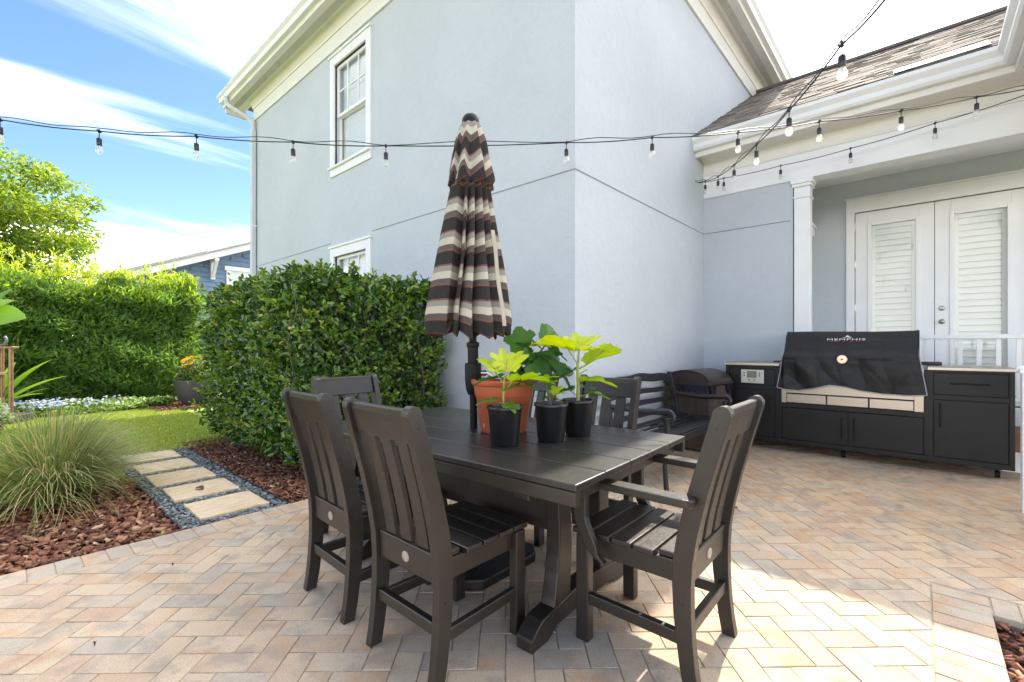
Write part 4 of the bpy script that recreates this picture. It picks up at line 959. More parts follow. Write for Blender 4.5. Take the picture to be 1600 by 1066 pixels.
# ------------------------------------------------------------------ outdoor kitchen
FX = 5.93
kt = thing('grill_island', 'long black outdoor kitchen cabinet with stainless counter, drawers and pellet grill', 'outdoor kitchen', (FX, 0, 0))
Y0, Y1 = -.615, 1.785
M_cab = simple('cabinet_black', (.0075, .0073, .0075), .42, var=.12, vscale=4, bscale=350, bstr=.1, bdist=.001, spec=.35)
cb = MB(); cb.box((.022, Y0 + .01, .11), (.70, Y1 - .01, .50)); cb.box((.022, 1.21, .50), (.70, Y1 - .01, .965)); cb.box((.022, Y0 + .01, .50), (.70, -.055, .965)); cb.build('cabinet_body', M_cab, kt, .003)
ff = MB()
def frame(y0, y1, z0, z1): ff.box((0, y0, z0), (.0215, y1, z1))
frame(Y0, Y1, .095, .143)
for a, b in ((Y0, Y0 + .035), (Y1 - .035, Y1)): frame(a, b, .1435, .965)
frame(1.185, 1.25, .1435, .965); frame(-.085, -.02, .1435, .965)
frame(1.2505, Y1 - .0355, .93, .965); frame(1.2505, Y1 - .0355, .69, .735)
frame(Y0 + .0355, -.0855, .945, .965); frame(Y0 + .0355, -.0855, .69, .732)
frame(-.0195, 1.1845, .505, .555)
ff.build('face_frame', M_cab, kt, .002)
def front(name, y0, y1, z0, z1, handle):
    g_ = .006
    d = MB().box((.003, y0 + g_, z0 + g_), (.0215, y1 - g_, z1 - g_)).build(name, M_cab, kt, .003)
    if handle:
        h = MB(); (a, b, c, e) = handle
        h.tube([(-.028, a, b), (-.028, c, e)], .0065, 10); ln = math.hypot(c - a, e - b); 
        for t in (.12, .88): yy_, zz_ = a + (c - a) * t, b + (e - b) * t; h.tube([(-.028, yy_, zz_), (.004, yy_, zz_)], .005, 8)
        h.build('handle', M_black_metal, d, smooth=40)
front('door', 1.25, Y1 - .035, .143, .69, (1.31, .42, 1.31, .64))
front('control_drawer', 1.25, Y1 - .035, .735, .93, None)
front('door', .575, 1.185, .143, .505, (.625, .22, .625, .44))
front('door', -.02, .572, .143, .505, (.52, .22, .52, .44))
front('drawer', Y0 + .035, -.085, .732, .945, (-.20, .845, -.46, .845))
front('door', Y0 + .035, -.085, .143, .69, (-.135, .43, -.135, .65))
for a_, b_ in ((1.20, Y1 + .02), (Y0 - .02, -.045)): MB().box((-.03, a_, .9655), (.73, b_, .995)).build('countertop', M_steel, kt, .004)
cpn = MB().box((-.012, 1.365, .755), (.003, 1.61, .915)).build('control_panel', simple('control_plate', (.52, .51, .49), .35, .6), kt, .004)
MB().box((-.0135, 1.44, .82), (-.0115, 1.545, .90)).build('screen', simple('lcd_screen', (.17, .19, .13), .2), cpn)
bt = MB()
for y, z in ((1.575, .875), (1.575, .845), (1.41, .875), (1.41, .845), (1.52, .795), (1.465, .795)): bt.tube([(-.017, y, z), (-.011, y, z)], .008, 10)
bt.build('button', M_black_metal, cpn)
# stainless grill front and hidden firebox
gr = MB(); gr.box((-.01, 1.135, .5565), (.022, 1.183, .985)); gr.box((-.01, -.018, .5565), (.022, .05, .985)); gr.box((-.006, .0505, .668), (.022, 1.1345, .99)); 
gf = gr.build('grill_front', M_steel, kt, .002)
for a, b in ((.055, .395), (.405, .755), (.765, 1.13)):
    MB().box((-.014, a, .562), (.010, b, .657)).build('grill_drawer', M_steel, gf, .004)
MB().box((.012, .05, .5565), (.022, 1.135, .667)).build('drawer_gap', M_dark, gf)
MB().box((.10, .06, .556), (.62, 1.12, 1.10)).build('firebox', M_steel, kt, .01)
# fitted cover with slack folds
def cover():
    nu, nv = 150, 90
    ytop0, ytop1 = 1.160, .015; V = []
    # profile (x back from the front, z), hem to rear
    prof = [(-.050, .70), (-.045, .80), (-.050, .93), (-.055, 1.02), (-.03, 1.08), (.05, 1.20), (.13, 1.315), (.17, 1.348), (.24, 1.355), (.45, 1.35), (.60, 1.33), (.68, 1.26), (.70, 1.05), (.705, .99)]
    L_ = [0]
    for a, b in zip(prof, prof[1:]): L_.append(L_[-1] + math.hypot(b[0] - a[0], b[1] - a[1]))
    hem_u = [0, .06, .16, .28, .39, .50, .60, .74, .88, 1.0]; hem_z = [.725, .708, .700, .735, .778, .765, .735, .715, .712, .725]
    for i in range(nu + 1):
        u = i / nu
        for j in range(nv + 1):
            s_ = j / nv * L_[-1]; x = np.interp(s_, L_, [p[0] for p in prof]); z = np.interp(s_, L_, [p[1] for p in prof])
            hz_ = np.interp(u, hem_u, hem_z)
            if s_ < .26: z = z + (hz_ - .70) * (1 - s_ / .26)
            flare = max(0, 1 - s_ / .40) * .055
            y = ytop0 + flare + (ytop1 - ytop0 - 2 * flare) * u
            k = np.interp(s_, [0, .30, .40, .47, .60], [.8, 1.0, .7, .12, .05])
            rg_ = lambda v: 1 - 2 * abs(math.sin(v)) ** .7
            f = .60 * (.016 * rg_(5.2 * u + 3.5 * (z - .8) + .9 * math.sin(4 * u)) + .012 * rg_(11 * (z - .9) * (1.2 - u) + 9 * u) + .010 * rg_(19 * u - 6 * z + 1.5 * math.sin(7 * z))) + .4 * (.020 * math.sin(6.5 * u * 2 + 9 * z - 1.2) + .016 * math.sin(17 * (z - .9) + 7 * u * math.pi * (1.1 - u)) + .012 * math.sin(26 * u + 13 * z) + .008 * math.sin(47 * u - 21 * z + 2) + .010 * math.exp(-((u - .47) / .05) ** 2) * math.sin(6 * z))
            sag = -.022 * math.exp(-((s_ - .385) / .03) ** 2) * (1 + .5 * math.sin(9 * u + 1))
            x = x + k * f * (1 if x < .3 else .2) + sag
            z = z + (.006 * math.sin(5 * u + 1) + (.004 if u < .02 or u > .98 else 0)) * (1 if s_ > .6 else 0)
            V.append((x, y, z))
    F = [(i * (nv + 1) + j, (i + 1) * (nv + 1) + j, (i + 1) * (nv + 1) + j + 1, i * (nv + 1) + j + 1) for i in range(nu) for j in range(nv)]
    # end panels
    k = len(V)
    for side in (0, nu):
        b0 = len(V)
        for j in range(nv + 1):
            x, y, z = V[side * (nv + 1) + j]; V.append((x, y, np.interp(x, [-.1, .75], [.73, .78])))
        F += [((side * (nv + 1) + j), side * (nv + 1) + j + 1, b0 + j + 1, b0 + j) for j in range(nv)]
    m = Mat('cover_fabric'); m.set(Color=m.ramp(m.noise(5, 3), [(.3, (.0075, .0075, .0080)), (.7, (.0105, .0105, .011))]), Roughness=.5, Specular=.4); m.bump(m.math('ADD', m.noise(300, 2), m.math('MULTIPLY', m.noise(16, 4, .6, dist=.5), 5)), .3, .004)
    o = npmesh('grill_cover', V, F, m.m, kt, None, smooth=True); s_ = o.modifiers.new('thick', 'SOLIDIFY'); s_.thickness = .004
    pi_ = MB(); pth = [V[i * (nv + 1)] for i in range(nu + 1)]; pi_.tube([(p[0] - .003, p[1], p[2]) for p in pth], .0055, 6)
    for side in (0, nu): pi_.tube([(V[side * (nv + 1) + j][0] - .003, V[side * (nv + 1) + j][1] + (.003 if side == 0 else -.003), V[side * (nv + 1) + j][2]) for j in range(0, 30)], .005, 6)
    pi_.build('piping', simple('grey_piping', (.32, .31, .33), .7), o, smooth=50); return o
cov = cover()
def oncover(y, z):
    return np.interp(z, [1.08, 1.20, 1.315], [-.03, .05, .13])
tx = bpy.data.curves.new('cover_lettering', 'FONT'); tx.body = 'MEMPHIS'; tx.size = .036; tx.extrude = .0008; tx.align_x = 'CENTER'; tx.space_character = 1.12; tx.materials.append(simple('white_print', (.75, .75, .75), .5))
to = bpy.data.objects.new('lettering_curve', tx); COL.objects.link(to); bpy.context.view_layer.update()
tme = bpy.data.meshes.new_from_object(to.evaluated_get(bpy.context.evaluated_depsgraph_get())); bpy.data.objects.remove(to)
to = bpy.data.objects.new('lettering', tme); COL.objects.link(to); to.parent = cov
sl_ = math.atan2(.08, .12)
Mt = Matrix(((0, math.sin(sl_), -math.cos(sl_)), (-1, 0, 0), (0, math.cos(sl_), math.sin(sl_)))).to_4x4()
to.matrix_local = Matrix.Translation((oncover(0, 1.255) - .014, .60, 1.255)) @ Mt @ Matrix.Diagonal((2.15, 1, 1, 1))
lg = MB(); lg.prism([(-.045, .033, 0), (-.012, .040, 0), (-.004, .062, 0), (.006, .066, 0), (.022, .046, 0), (.045, .036, 0), (.018, .035, 0), (.0, .041, 0), (-.018, .034, 0)], (0, 0, .0015))
o = lg.build('emblem', tx.materials[0], cov); o.matrix_local = Matrix.Translation((oncover(0, 1.255) - .014, .59, 1.255)) @ Mt
rd = MB()
for a, b in ((-.145, -.06), (-.03, -.005), (.03, .06), (.08, .13)): rd.box((a, -.016, 0), (b, -.010, .001))
o = rd.build('emblem', simple('red_print', (.28, .03, .03), .5), cov); o.matrix_local = Matrix.Translation((oncover(0, 1.255) - .0145, .60, 1.255)) @ Mt
gg = MB(); gg.lathe([(.045, 0), (.045, .008), (.040, .012), (.012, .012), (.012, .016), (.001, .016)], 28); o = gg.build('thermometer', simple('gauge_metal', (.70, .58, .42), .3, .8), cov, smooth=35); o.matrix_local = Matrix.Translation((-.078, .615, 1.055)) @ Matrix.Rotation(R(-90), 4, 'Y')
o2 = MB().lathe([(.009, 0), (.009, .003), (.001, .003)], 14).build('gauge_pin', M_screw, o, loc=(0, 0, .0165))
MB().box((.45, -.16, .996), (.62, .02, 1.03)).build('cover_flap', M_rubber, kt, .01); MB().box((.42, 1.20, .996), (.60, 1.36, 1.012)).build('cover_flap', M_rubber, kt, .01)
for y in (Y0 + .10, Y1 - .12, .62):
    for x in (.10, .62):
        csx = MB(); csx.lathe([(.030, .092), (.030, .075), (.012, .072), (.012, .05)], 12, (x, y, 0)); csx.tube([(x - .0, y - .016, .034), (x, y + .016, .034)], .033, 18)
        csx.build('caster', M_black_metal, kt, smooth=40)
hose = MB(); hose.tube([(.55, -.62, .62), (.56, -.66, .61), (.58, -.70, .61), (.66, -.72, .60)], .008, 8); hose.build('hose', M_rubber, kt, smooth=50)
# ------------------------------------------------------------------ clipped hedge beside the table
M_hedge = leafmat('hedge_leaf', [(0, (.014, .034, .006)), (.3, (.036, .095, .014)), (.55, (.080, .172, .022)), (.8, (.165, .285, .04)), (.94, (.29, .37, .06)), (1, (.46, .38, .10))], .22, .28, .7)
def boxhedge(name, label, x0, x1, y0, y1, ztop, n, L, W, mat, depth=.3, bulge=.08, zb=.05, tonefn=None, cornr=.25, droop=.15, simple_leaf=False, upbias=.35, skip_back=True, lumps=2.2):
    t = thing(name, label, 'hedge', ((x0 + x1) / 2, (y0 + y1) / 2, 0)); ox, oy = (x0 + x1) / 2, (y0 + y1) / 2
    lx, ly = x1 - x0, y1 - y0
    A = np.array([lx * (ztop - zb), ly * (ztop - zb), lx * ly, (0.25 if skip_back else 1) * lx * (ztop - zb), (0.25 if skip_back else 1) * ly * (ztop - zb)])
    cnt = (A / A.sum() * n).astype(int); P_, N_ = [], []
    for f, c in enumerate(cnt):
        u = rng.random(c); v = rng.random(c)
        if f == 0: p = np.stack([x0 + u * lx, np.full(c, y0), zb + v * (ztop - zb)], 1); nn = (0, -1, 0)
        if f == 1: p = np.stack([np.full(c, x0), y0 + u * ly, zb + v * (ztop - zb)], 1); nn = (-1, 0, 0)
        if f == 2: p = np.stack([x0 + u * lx, y0 + v * ly, np.full(c, ztop)], 1); nn = (0, 0, 1)
        if f == 3: p = np.stack([x0 + u * lx, np.full(c, y1), zb + v * (ztop - zb)], 1); nn = (0, 1, 0)
        if f == 4: p = np.stack([np.full(c, x1), y0 + u * ly, zb + v * (ztop - zb)], 1); nn = (1, 0, 0)
        P_.append(p); N_.append(np.tile(np.array(nn, float), (c, 1)))
    p = np.concatenate(P_); nr = np.concatenate(N_); m = len(p)
    # rounded edges: pull corners in
    c_ = np.array([(x0 + x1) / 2, (y0 + y1) / 2, ztop / 2]); h_ = np.array([lx / 2, ly / 2, ztop / 2])
    q = (p - c_); e = np.maximum(np.abs(q) - (h_ - cornr), 0); e[:, 2] = np.where(q[:, 2] < 0, 0, e[:, 2])
    ln = np.linalg.norm(e, axis=1, keepdims=True); k = np.where(ln > cornr, cornr / np.maximum(ln, 1e-6), 1)
    p = c_ + np.sign(q) * (np.minimum(np.abs(q), h_ - cornr) * (e > 0) + np.abs(q) * (e <= 0) + e * k)
    d = rng.beta(1.1, 2.6, m) * depth
    p = p - nr * d[:, None] + nr * (bulge * lump(p, lumps) + bulge * .7 * lump(p, lumps * 3.1, 2) + .02)[:, None]
    tn = rng.random(m)
    tone = np.clip(.15 + .75 * tn ** 1.3 + .10 * lump(p, 5), 0, 1) if tonefn is None else tonefn(p, tn, d)
    nrm = nr * .8 + unit(m) * .75; nrm[:, 2] += .3
    ax = unit(m) * .9 + nr * .45; ax[:, 2] += upbias
    sc = rng.uniform(.6, 1.15, m)
    p = p - np.array([ox, oy, 0])
    leafcloud('foliage', p, ax, nrm, L * sc, W * sc, tone, mat, t, .18, droop, simple_leaf)
    return t
hd = boxhedge('hedge', 'dense dark green glossy clipped hedge against the house wall', 1.76, 3.42, 4.05, 7.05, 1.90, 25000, .072, .038, M_hedge, .38, .085, .1, None, .25, .15, False, .35, True, 4.2)
br = MB()
for k in range(70):
    x = random.uniform(-.7, .7); y = random.choice([random.uniform(-1.4, -1.1), random.uniform(-1.4, 1.4)]); z = 0
    pth = [(x, y, 0)]
    for s in range(6): x += random.uniform(-.10, .10); y += random.uniform(-.10, .10); z += random.uniform(.2, .33); pth.append((x, y, z))
    br.tube(pth, [.011, .010, .008, .007, .005, .004, .003], 5)
br.build('branches', M_twig, hd)
# inner leaves closing the view; shade inside the hedge painted as dark tones
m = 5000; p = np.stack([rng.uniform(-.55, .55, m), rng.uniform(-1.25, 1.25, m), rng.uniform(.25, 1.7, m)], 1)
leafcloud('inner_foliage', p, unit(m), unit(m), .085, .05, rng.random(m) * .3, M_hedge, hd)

# sprigs of young leaves standing out of the clipped faces
k_ = 420; f_ = rng.random(k_); u_, v_ = rng.random(k_), rng.random(k_)
c_ = np.where((f_ < .3)[:, None], np.stack([-.8 + 1.6 * u_, np.full(k_, -1.5), .2 + 1.62 * v_], 1), np.where((f_ < .65)[:, None], np.stack([np.full(k_, -.83), -1.5 + 3 * u_, .2 + 1.62 * v_], 1), np.stack([-.75 + 1.5 * u_, -1.4 + 2.8 * v_, np.full(k_, 1.87)], 1)))
d_ = np.where((f_ < .3)[:, None], np.array([0, -1., .5]), np.where((f_ < .65)[:, None], np.array([-1., 0, .5]), np.array([0, 0, 1.]))) + unit(k_) * .35
m = 4200; i_ = rng.integers(0, k_, m); t_ = rng.random(m) * rng.uniform(.05, .17, k_)[i_]
leafcloud('young_shoots', c_[i_] + d_[i_] * t_[:, None], unit(m) + d_[i_] * .9, unit(m) + np.array([0, 0, .5]), rng.uniform(.04, .07, m), .03, np.clip(rng.uniform(.5, 1.0, m), 0, .97), M_hedge, hd)

# ------------------------------------------------------------------ loose tall hedge at the end of the lawn
M_pod = leafmat('loose_hedge_leaf', [(0, (.072, .15, .042)), (.3, (.145, .275, .06)), (.55, (.235, .385, .065)), (.8, (.43, .54, .07)), (1, (.66, .68, .08))], .45, .45)
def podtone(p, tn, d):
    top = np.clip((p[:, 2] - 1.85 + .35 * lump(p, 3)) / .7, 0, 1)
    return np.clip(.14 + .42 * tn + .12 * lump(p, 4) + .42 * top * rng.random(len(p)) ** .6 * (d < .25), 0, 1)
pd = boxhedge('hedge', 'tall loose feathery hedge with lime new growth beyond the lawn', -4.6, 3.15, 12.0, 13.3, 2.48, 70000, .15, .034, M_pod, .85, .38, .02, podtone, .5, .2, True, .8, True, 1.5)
m = 26000; p = np.stack([rng.uniform(-3.8, 3.7, m), rng.uniform(-.25, .5, m), rng.uniform(.1, 2.35, m)], 1)
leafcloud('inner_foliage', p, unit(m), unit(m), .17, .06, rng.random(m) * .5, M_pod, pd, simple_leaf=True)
# sprays of new shoots standing proud of the top
m = 5200; c = np.stack([rng.uniform(-4.4, 2.7, 260), rng.uniform(12.0, 13.1, 260), np.full(260, 2.5)], 1)
hgt = rng.uniform(.10, .62, 260) ** 1.2; lean_ = rng.normal(0, .14, (260, 2)); pi_ = rng.integers(0, 260, m); t = rng.random(m)
p = c[pi_] + np.stack([lean_[pi_, 0] * t, lean_[pi_, 1] * t, hgt[pi_] * t], 1); ax = unit(m) * .7; ax[:, 2] += .7
leafcloud('new_shoots', p - np.array([(-4.6 + 3.15) / 2, 12.65, 0]), ax, unit(m), rng.uniform(.06, .13, m), .022, np.clip(rng.uniform(.55, 1.0, m), 0, 1), M_pod, pd, simple_leaf=True)
st_ = MB()
for k in range(40):
    x = -3.6 + k * .13 + random.uniform(-.08, .08); st_.tube([(x, random.uniform(-.2, .2), 0), (x + random.uniform(-.1, .1), random.uniform(-.3, .3), 1.2), (x + random.uniform(-.2, .2), random.uniform(-.4, .4), 2.4)], [.03, .022, .01], 6)
st_.build('stems', M_bark, pd)

# ------------------------------------------------------------------ flower border along the hedge
M_fl = leafmat('border_leaf', [(0, (.10, .20, .03)), (.45, (.22, .36, .07)), (.7, (.38, .48, .14)), (.8, (.52, .58, .36)), (1, (.62, .66, .55))], .55, .35)
m = 15000; x = rng.uniform(-4.5, 2.35, m); y = rng.uniform(11.15, 11.75, m) - .12 * np.sin(x * 1.7)
hh = .20 * np.clip(1 - np.abs((y - 11.45) / .42) ** 2.5, .15, 1) * (.75 + .25 * np.sin(x * 5) * np.sin(x * 2.3 + y * 9)); z = hh * rng.random(m) ** .45
nr = unit(m) * .5; nr[:, 2] += .9; ax = unit(m); ax[:, 2] += .35
tone = np.clip(rng.random(m) * .75 + .12 + .18 * lump(np.stack([x, y, z], 1), 3), 0, 1)
o = leafcloud('flower_border', np.stack([x, y, z], 1), ax, nr, rng.uniform(.04, .085, m), .04, tone, M_fl); tag(o, 'low pale green ground cover bordering the lawn below the tall hedge', 'ground cover', kind='stuff')
M_blue = leafmat('lilac_petal', [(0, (.30, .36, .62)), (.6, (.50, .55, .78)), (1, (.72, .74, .82))], .6, .3)
m = 1300; x = rng.normal(-.3, .75, m); x = x[(x < 1.6) & (x > -3)]; m = len(x); y = rng.uniform(11.1, 11.6, m) - .12 * np.sin(x * 1.7); z = rng.uniform(.12, .26, m)
nr = unit(m) * .4; nr[:, 2] += 1
o = leafcloud('lilac_blossoms', np.stack([x, y, z], 1), unit(m) * np.array([1, 1, .3]), nr, .045, .045, rng.random(m), M_blue); tag(o, 'pale lilac blue blossoms over the low border', 'flowers', kind='stuff')

# ------------------------------------------------------------------ fountain grass
def fountain_grass(name, label, loc, n, h, spread, seed):
    r_ = np.random.default_rng(seed); k = 9; th = r_.uniform(0, 2 * np.pi, n); out = spread * np.clip(r_.beta(1.5, 1.4, n), .03, 1) ; H = h * r_.uniform(.4, 1.12, n) * (1 - .35 * (out / spread) ** 2); b = np.sqrt(r_.random(n)) * .13
    dirx, diry = np.cos(th), np.sin(th); tw = r_.normal(0, .45, n)
    Vs = []; 
    for i in range(k):
        t = i / (k - 1)
        rr_ = b + out * t ** 1.15; zz_ = H * (1 - (1 - t) ** 1.7) - (out / spread) ** 2 * .42 * h * t ** 3
        a = th + tw * t * .4
        cxy = np.stack([rr_ * np.cos(a), rr_ * np.sin(a), zz_], 1); wdt = (.0034 * (1 - t) ** .6 + .0004)[None] if False else np.full(n, .0042 * (1 - t) ** .6 + .0006)
        sd = np.stack([-np.sin(a + .6), np.cos(a + .6), np.zeros(n)], 1) * wdt[:, None]
        Vs += [cxy - sd, cxy + sd]
    V = np.stack(Vs, 1).reshape(-1, 3); base = np.arange(n)[:, None] * (2 * k)
    F = np.concatenate([base + np.array([2 * i, 2 * i + 1, 2 * i + 3, 2 * i + 2]) for i in range(k - 1)])
    tone = np.repeat(np.clip(r_.beta(1.1, 1.5, n) + .15 * (out > .8 * spread) * r_.random(n), 0, 1), 2 * k)
    tt = thing(name, label, 'grass plant', loc)
    npmesh('blades', V, F, M_fg, tt, tone); return tt
M_fg = leafmat('fountain_grass_blade', [(0, (.14, .22, .06)), (.4, (.24, .32, .09)), (.65, (.36, .38, .14)), (.85, (.52, .42, .22)), (1, (.60, .45, .26))], .55, .35)
fountain_grass('fountain_grass', 'fine bladed fountain grass clump spilling over the bark mulch', (.26, 5.06, -.04), 2400, .70, .94, 3)

# ------------------------------------------------------------------ grey bowl with yellow flowers
gp = thing('flower_pot', 'wide grey bowl planter with yellow flowers in front of the tall hedge', 'planter', (2.66, 11.15, 0))
MB().lathe([(.19, 0), (.20, .01), (.27, .15), (.325, .33), (.34, .44), (.345, .47), (.355, .475), (.355, .50), (.33, .50), (.32, .45), (.30, .40)], 40).build('pot', M_stone_gray, gp, smooth=40)
MB().lathe([(.305, .43), (.1, .45), (.01, .455)], 24).build('soil', M_soil, gp, smooth=True)
M_varieg = leafmat('variegated_leaf', [(0, (.06, .12, .03)), (.5, (.16, .24, .07)), (.8, (.36, .38, .16)), (1, (.5, .48, .26))], .5, .3)
m = 1500; d = unit(m); d[:, 2] = np.abs(d[:, 2]); p = d * rng.random((m, 1)) ** .4 * np.array([.26, .26, .42]) + np.array([0, 0, .46])
leafcloud('foliage', p, d + unit(m) * .5, unit(m), .08, .03, rng.random(m), M_varieg, gp)
M_yel = leafmat('yellow_petal', [(0, (.72, .42, .01)), (1, (.85, .62, .02))], .5, .35)
fw = MB()
for k in range(26):
    a = random.uniform(0, 6.28); r_ = .24 * random.random() ** .5; c = Vector((r_ * math.cos(a), r_ * math.sin(a), .85 + random.uniform(-.12, .14)))
    nrm = Vector((random.uniform(-.5, .5) - .5, random.uniform(-.5, .5) - .6, .6)).normalized(); u = nrm.cross(Vector((0, 0, 1))).normalized(); v = nrm.cross(u)
    for q in range(9):
        t = q * 2 * math.pi / 9; d1 = u * math.cos(t) + v * math.sin(t); s1 = u * math.cos(t + 1.57) + v * math.sin(t + 1.57)
        fw.add([c, c + d1 * .03 + s1 * .014, c + d1 * .052 - nrm * .006, c + d1 * .03 - s1 * .014], [(0, 1, 2, 3)], random.random())
fw.build('blossom', M_yel, gp)

# ------------------------------------------------------------------ strap-leaved plant, bronze stand, basket at the left edge
M_bop = leafmat('broad_leaf', [(0, (.05, .14, .025)), (.5, (.11, .25, .035)), (1, (.22, .38, .06))], .35, .4)
def blade(mb_, base, az, el, L, W, tone, arch=.35, roll=0):
    n = 14; A, B, C = [], [], []; d = Vector((math.cos(az), math.sin(az), 0)); s = Vector((-math.sin(az) * math.cos(roll), math.cos(az) * math.cos(roll), math.sin(roll))); e = el; p = Vector(base)
    for i in range(n + 1):
        t = i / n; w_ = W * (math.sin(math.pi * min(1, (t * .94 + .05)) ** .8) ** .8) * .5
        up = d * -math.sin(e) + Vector((0, 0, 1)) * math.cos(e)
        A.append(p + s * w_ + up * w_ * .35); B.append(p.copy()); C.append(p - s * w_ + up * w_ * .35)
        p = p + (d * math.cos(e) + Vector((0, 0, 1)) * math.sin(e)) * (L / n); e -= arch / n * 2.2
    k = n + 1; mb_.add(A + B + C, [(i, i + 1, k + i + 1, k + i) for i in range(n)] + [(k + i, k + i + 1, 2 * k + i + 1, 2 * k + i) for i in range(n)], tone)
RA = YAW - R(90)
sp_ = P(-8, 640, 7.75)
bp = thing('strap_leaf_plant', 'green plant with long arching strap leaves behind the bronze stand', 'plant', (sp_.x, sp_.y, 0))
m_ = MB()
for az, el, L, W, tn in ((5, 63, 1.30, .17, .8), (12, 48, 1.25, .16, .9), (-5, 38, 1.0, .15, .7), (20, 28, .85, .14, .6), (-25, 66, 1.2, .15, .75), (60, 60, .9, .12, .3), (100, 62, .9, .12, .4), (150, 50, .9, .13, .5), (200, 40, .8, .12, .5), (-60, 45, .5, .1, .6), (2, 10, .75, .10, .45), (30, 48, .8, .12, .75), (-15, 70, .7, .1, .85)):
    blade(m_, (0, 0, .05), RA + R(az), R(el), L, W, tn, .30)
m_.build('foliage', M_bop, bp, smooth=True)
m_ = MB(); pp_ = P(-40, 540, 7.0)
b2 = thing('banana_plant', 'broad paddle shaped green leaf reaching in above the bronze stand', 'plant', (pp_.x, pp_.y, 0))
for az, el, L, W, tn, z, ro in ((0, 14, .80, .40, .75, 1.52, 65), (170, 40, .8, .3, .6, 1.5, 0), (80, 60, .8, .3, .5, 1.5, 0), (4, 34, .62, .26, .95, 1.60, 50)):
    blade(m_, (0, 0, z), RA + R(az), R(el), L, W, tn, .12, R(ro))
m_.build('foliage', M_bop, b2, smooth=True)
MB().tube([(.0, .0, 0), (.01, 0, .7), (0, 0, 1.42)], [.06, .045, .025], 10).build('stem', simple('banana_stem', (.16, .22, .07), .6), b2, smooth=60)
# bronze stand: posts, top rail, hook
YS = 7.2
a_ = P(17, 540, YS); c_ = thing('lantern_stand', 'bronze tube stand with flat top rail and hook at the left edge', 'garden stand', (a_.x, a_.y, 0), RA)
zt = CAMH - .012
s_ = MB(); s_.box((-.62, -.05, zt - .035), (.075, .05, zt)); s_.build('top_rail', M_copper, c_, .006)
for x, y in ((0, 0), (-.16, -.02), (-.55, 0), (-.42, .25)): MB().tube([(x, y, .12), (x, y, zt - .036)], .030, 14).build('post', M_copper, c_, smooth=40)
MB().box((-.60, -.04, .74), (-.03, .03, .78)).build('cross_rail', simple('light_wood', (.45, .30, .17), .6), c_, .005)
hk = MB(); hk.tube([(-.16 + .09 * math.cos(t), 0, zt + .095 + .08 * math.sin(t)) for t in np.linspace(math.pi * 1.02, 2.25 * math.pi, 14)], .02, 10); hk.build('hook', simple('grey_hook', (.14, .16, .18), .4), c_, smooth=50)
MB().box((-.66, -.18, 0), (.16, .2, .12)).build('base', simple('stand_base', (.05, .045, .045), .6), c_, .015)
# basket planter, only its edge shows
kb = P(-22, 660, 6.2); kb = thing('basket_planter', 'brown woven basket with lime foliage at the left edge of the lawn', 'planter', (kb.x, kb.y, -.02))
bk = MB()
for k in range(9): bk.lathe([(.145 + .004 * k, k * .026), (.157 + .004 * k, k * .026 + .013), (.146 + .004 * k, k * .026 + .0255)], 28)
bk.build('basket', simple('wicker', (.17, .10, .05), .8, var=.4, vscale=40, bscale=60, bstr=.8), kb)
MB().lathe([(.15, .20), (.01, .21)], 20).build('soil', M_soil, kb)
m = 500; d = unit(m); d[:, 2] = np.abs(d[:, 2]); p = d * rng.random((m, 1)) ** .4 * np.array([.19, .19, .26]) + np.array([0, 0, .2])
leafcloud('foliage', p, d + unit(m) * .4, unit(m), .09, .045, rng.uniform(.5, 1, m), M_fl, kb)

# ------------------------------------------------------------------ trees beyond the hedge
M_tree = leafmat('tree_leaf', [(0, (.05, .115, .025)), (.35, (.13, .23, .03)), (.65, (.27, .37, .04)), (.9, (.45, .48, .06)), (1, (.52, .42, .06))], .5, .4)
M_redl = leafmat('red_leaf', [(0, (.20, .05, .02)), (.6, (.38, .12, .05)), (1, (.45, .22, .08))], .5, .4)
def tree(name, label, cat, loc, H, crown_c, crown_r, n, mat, leafL, seed, clumps=60, trunk_r=.16):
    r_ = np.random.default_rng(seed); t = thing(name, label, cat, loc, 0, 'trees beyond the tall hedge' if cat == 'tree' else None)
    tr = MB(); top = Vector((crown_c[0] * .5, crown_c[1] * .5, crown_c[2] - crown_r[2] * .2))
    tr.tube([(0, 0, -.1), (crown_c[0] * .15, .05, top.z * .4), (crown_c[0] * .3, crown_c[1] * .3, top.z * .75), tuple(top)], [trunk_r, trunk_r * .8, trunk_r * .6, trunk_r * .4], 9)
    cc = []
    for k in range(clumps):
        v = r_.normal(size=3); v /= np.linalg.norm(v); v[2] = v[2] * .9 + .1; rad = r_.uniform(.45, 1.0) ** .7
        c = np.array(crown_c) + v * rad * np.array(crown_r); cc.append(c)
        if k % 2 == 0:
            s = Vector((top.x * .6, top.y * .6, top.z * r_.uniform(.55, .98))); e = Vector(c); mid = (s + e) / 2 + Vector((0, 0, .15))
            tr.tube([s, mid, e], [trunk_r * .3, trunk_r * .18, .012], 5)
    tr.build('trunk', M_bark, t, smooth=60)
    cc = np.array(cc); idx = r_.integers(0, clumps, n); rad = r_.uniform(.35, .75, clumps) * np.mean(crown_r) * .36
    v = r_.normal(size=(n, 3)); v /= np.linalg.norm(v, axis=1, keepdims=True); v[:, 2] *= .55
    p = cc[idx] + v * (r_.random(n) ** .5 * rad[idx])[:, None]
    tone = np.clip(.2 + .5 * r_.random(n) + .25 * (r_.random(clumps)[idx] - .5) + .25 * v[:, 2], 0, 1)
    ax = v + r_.normal(size=(n, 3)) * .6; nr = r_.normal(size=(n, 3)) * .6; nr[:, 2] += .6
    leafcloud('crown', p, ax, nr, leafL * r_.uniform(.7, 1.3, n), leafL * .5, tone, mat, t)
    return t
q = P(-70, 540, 16.5)
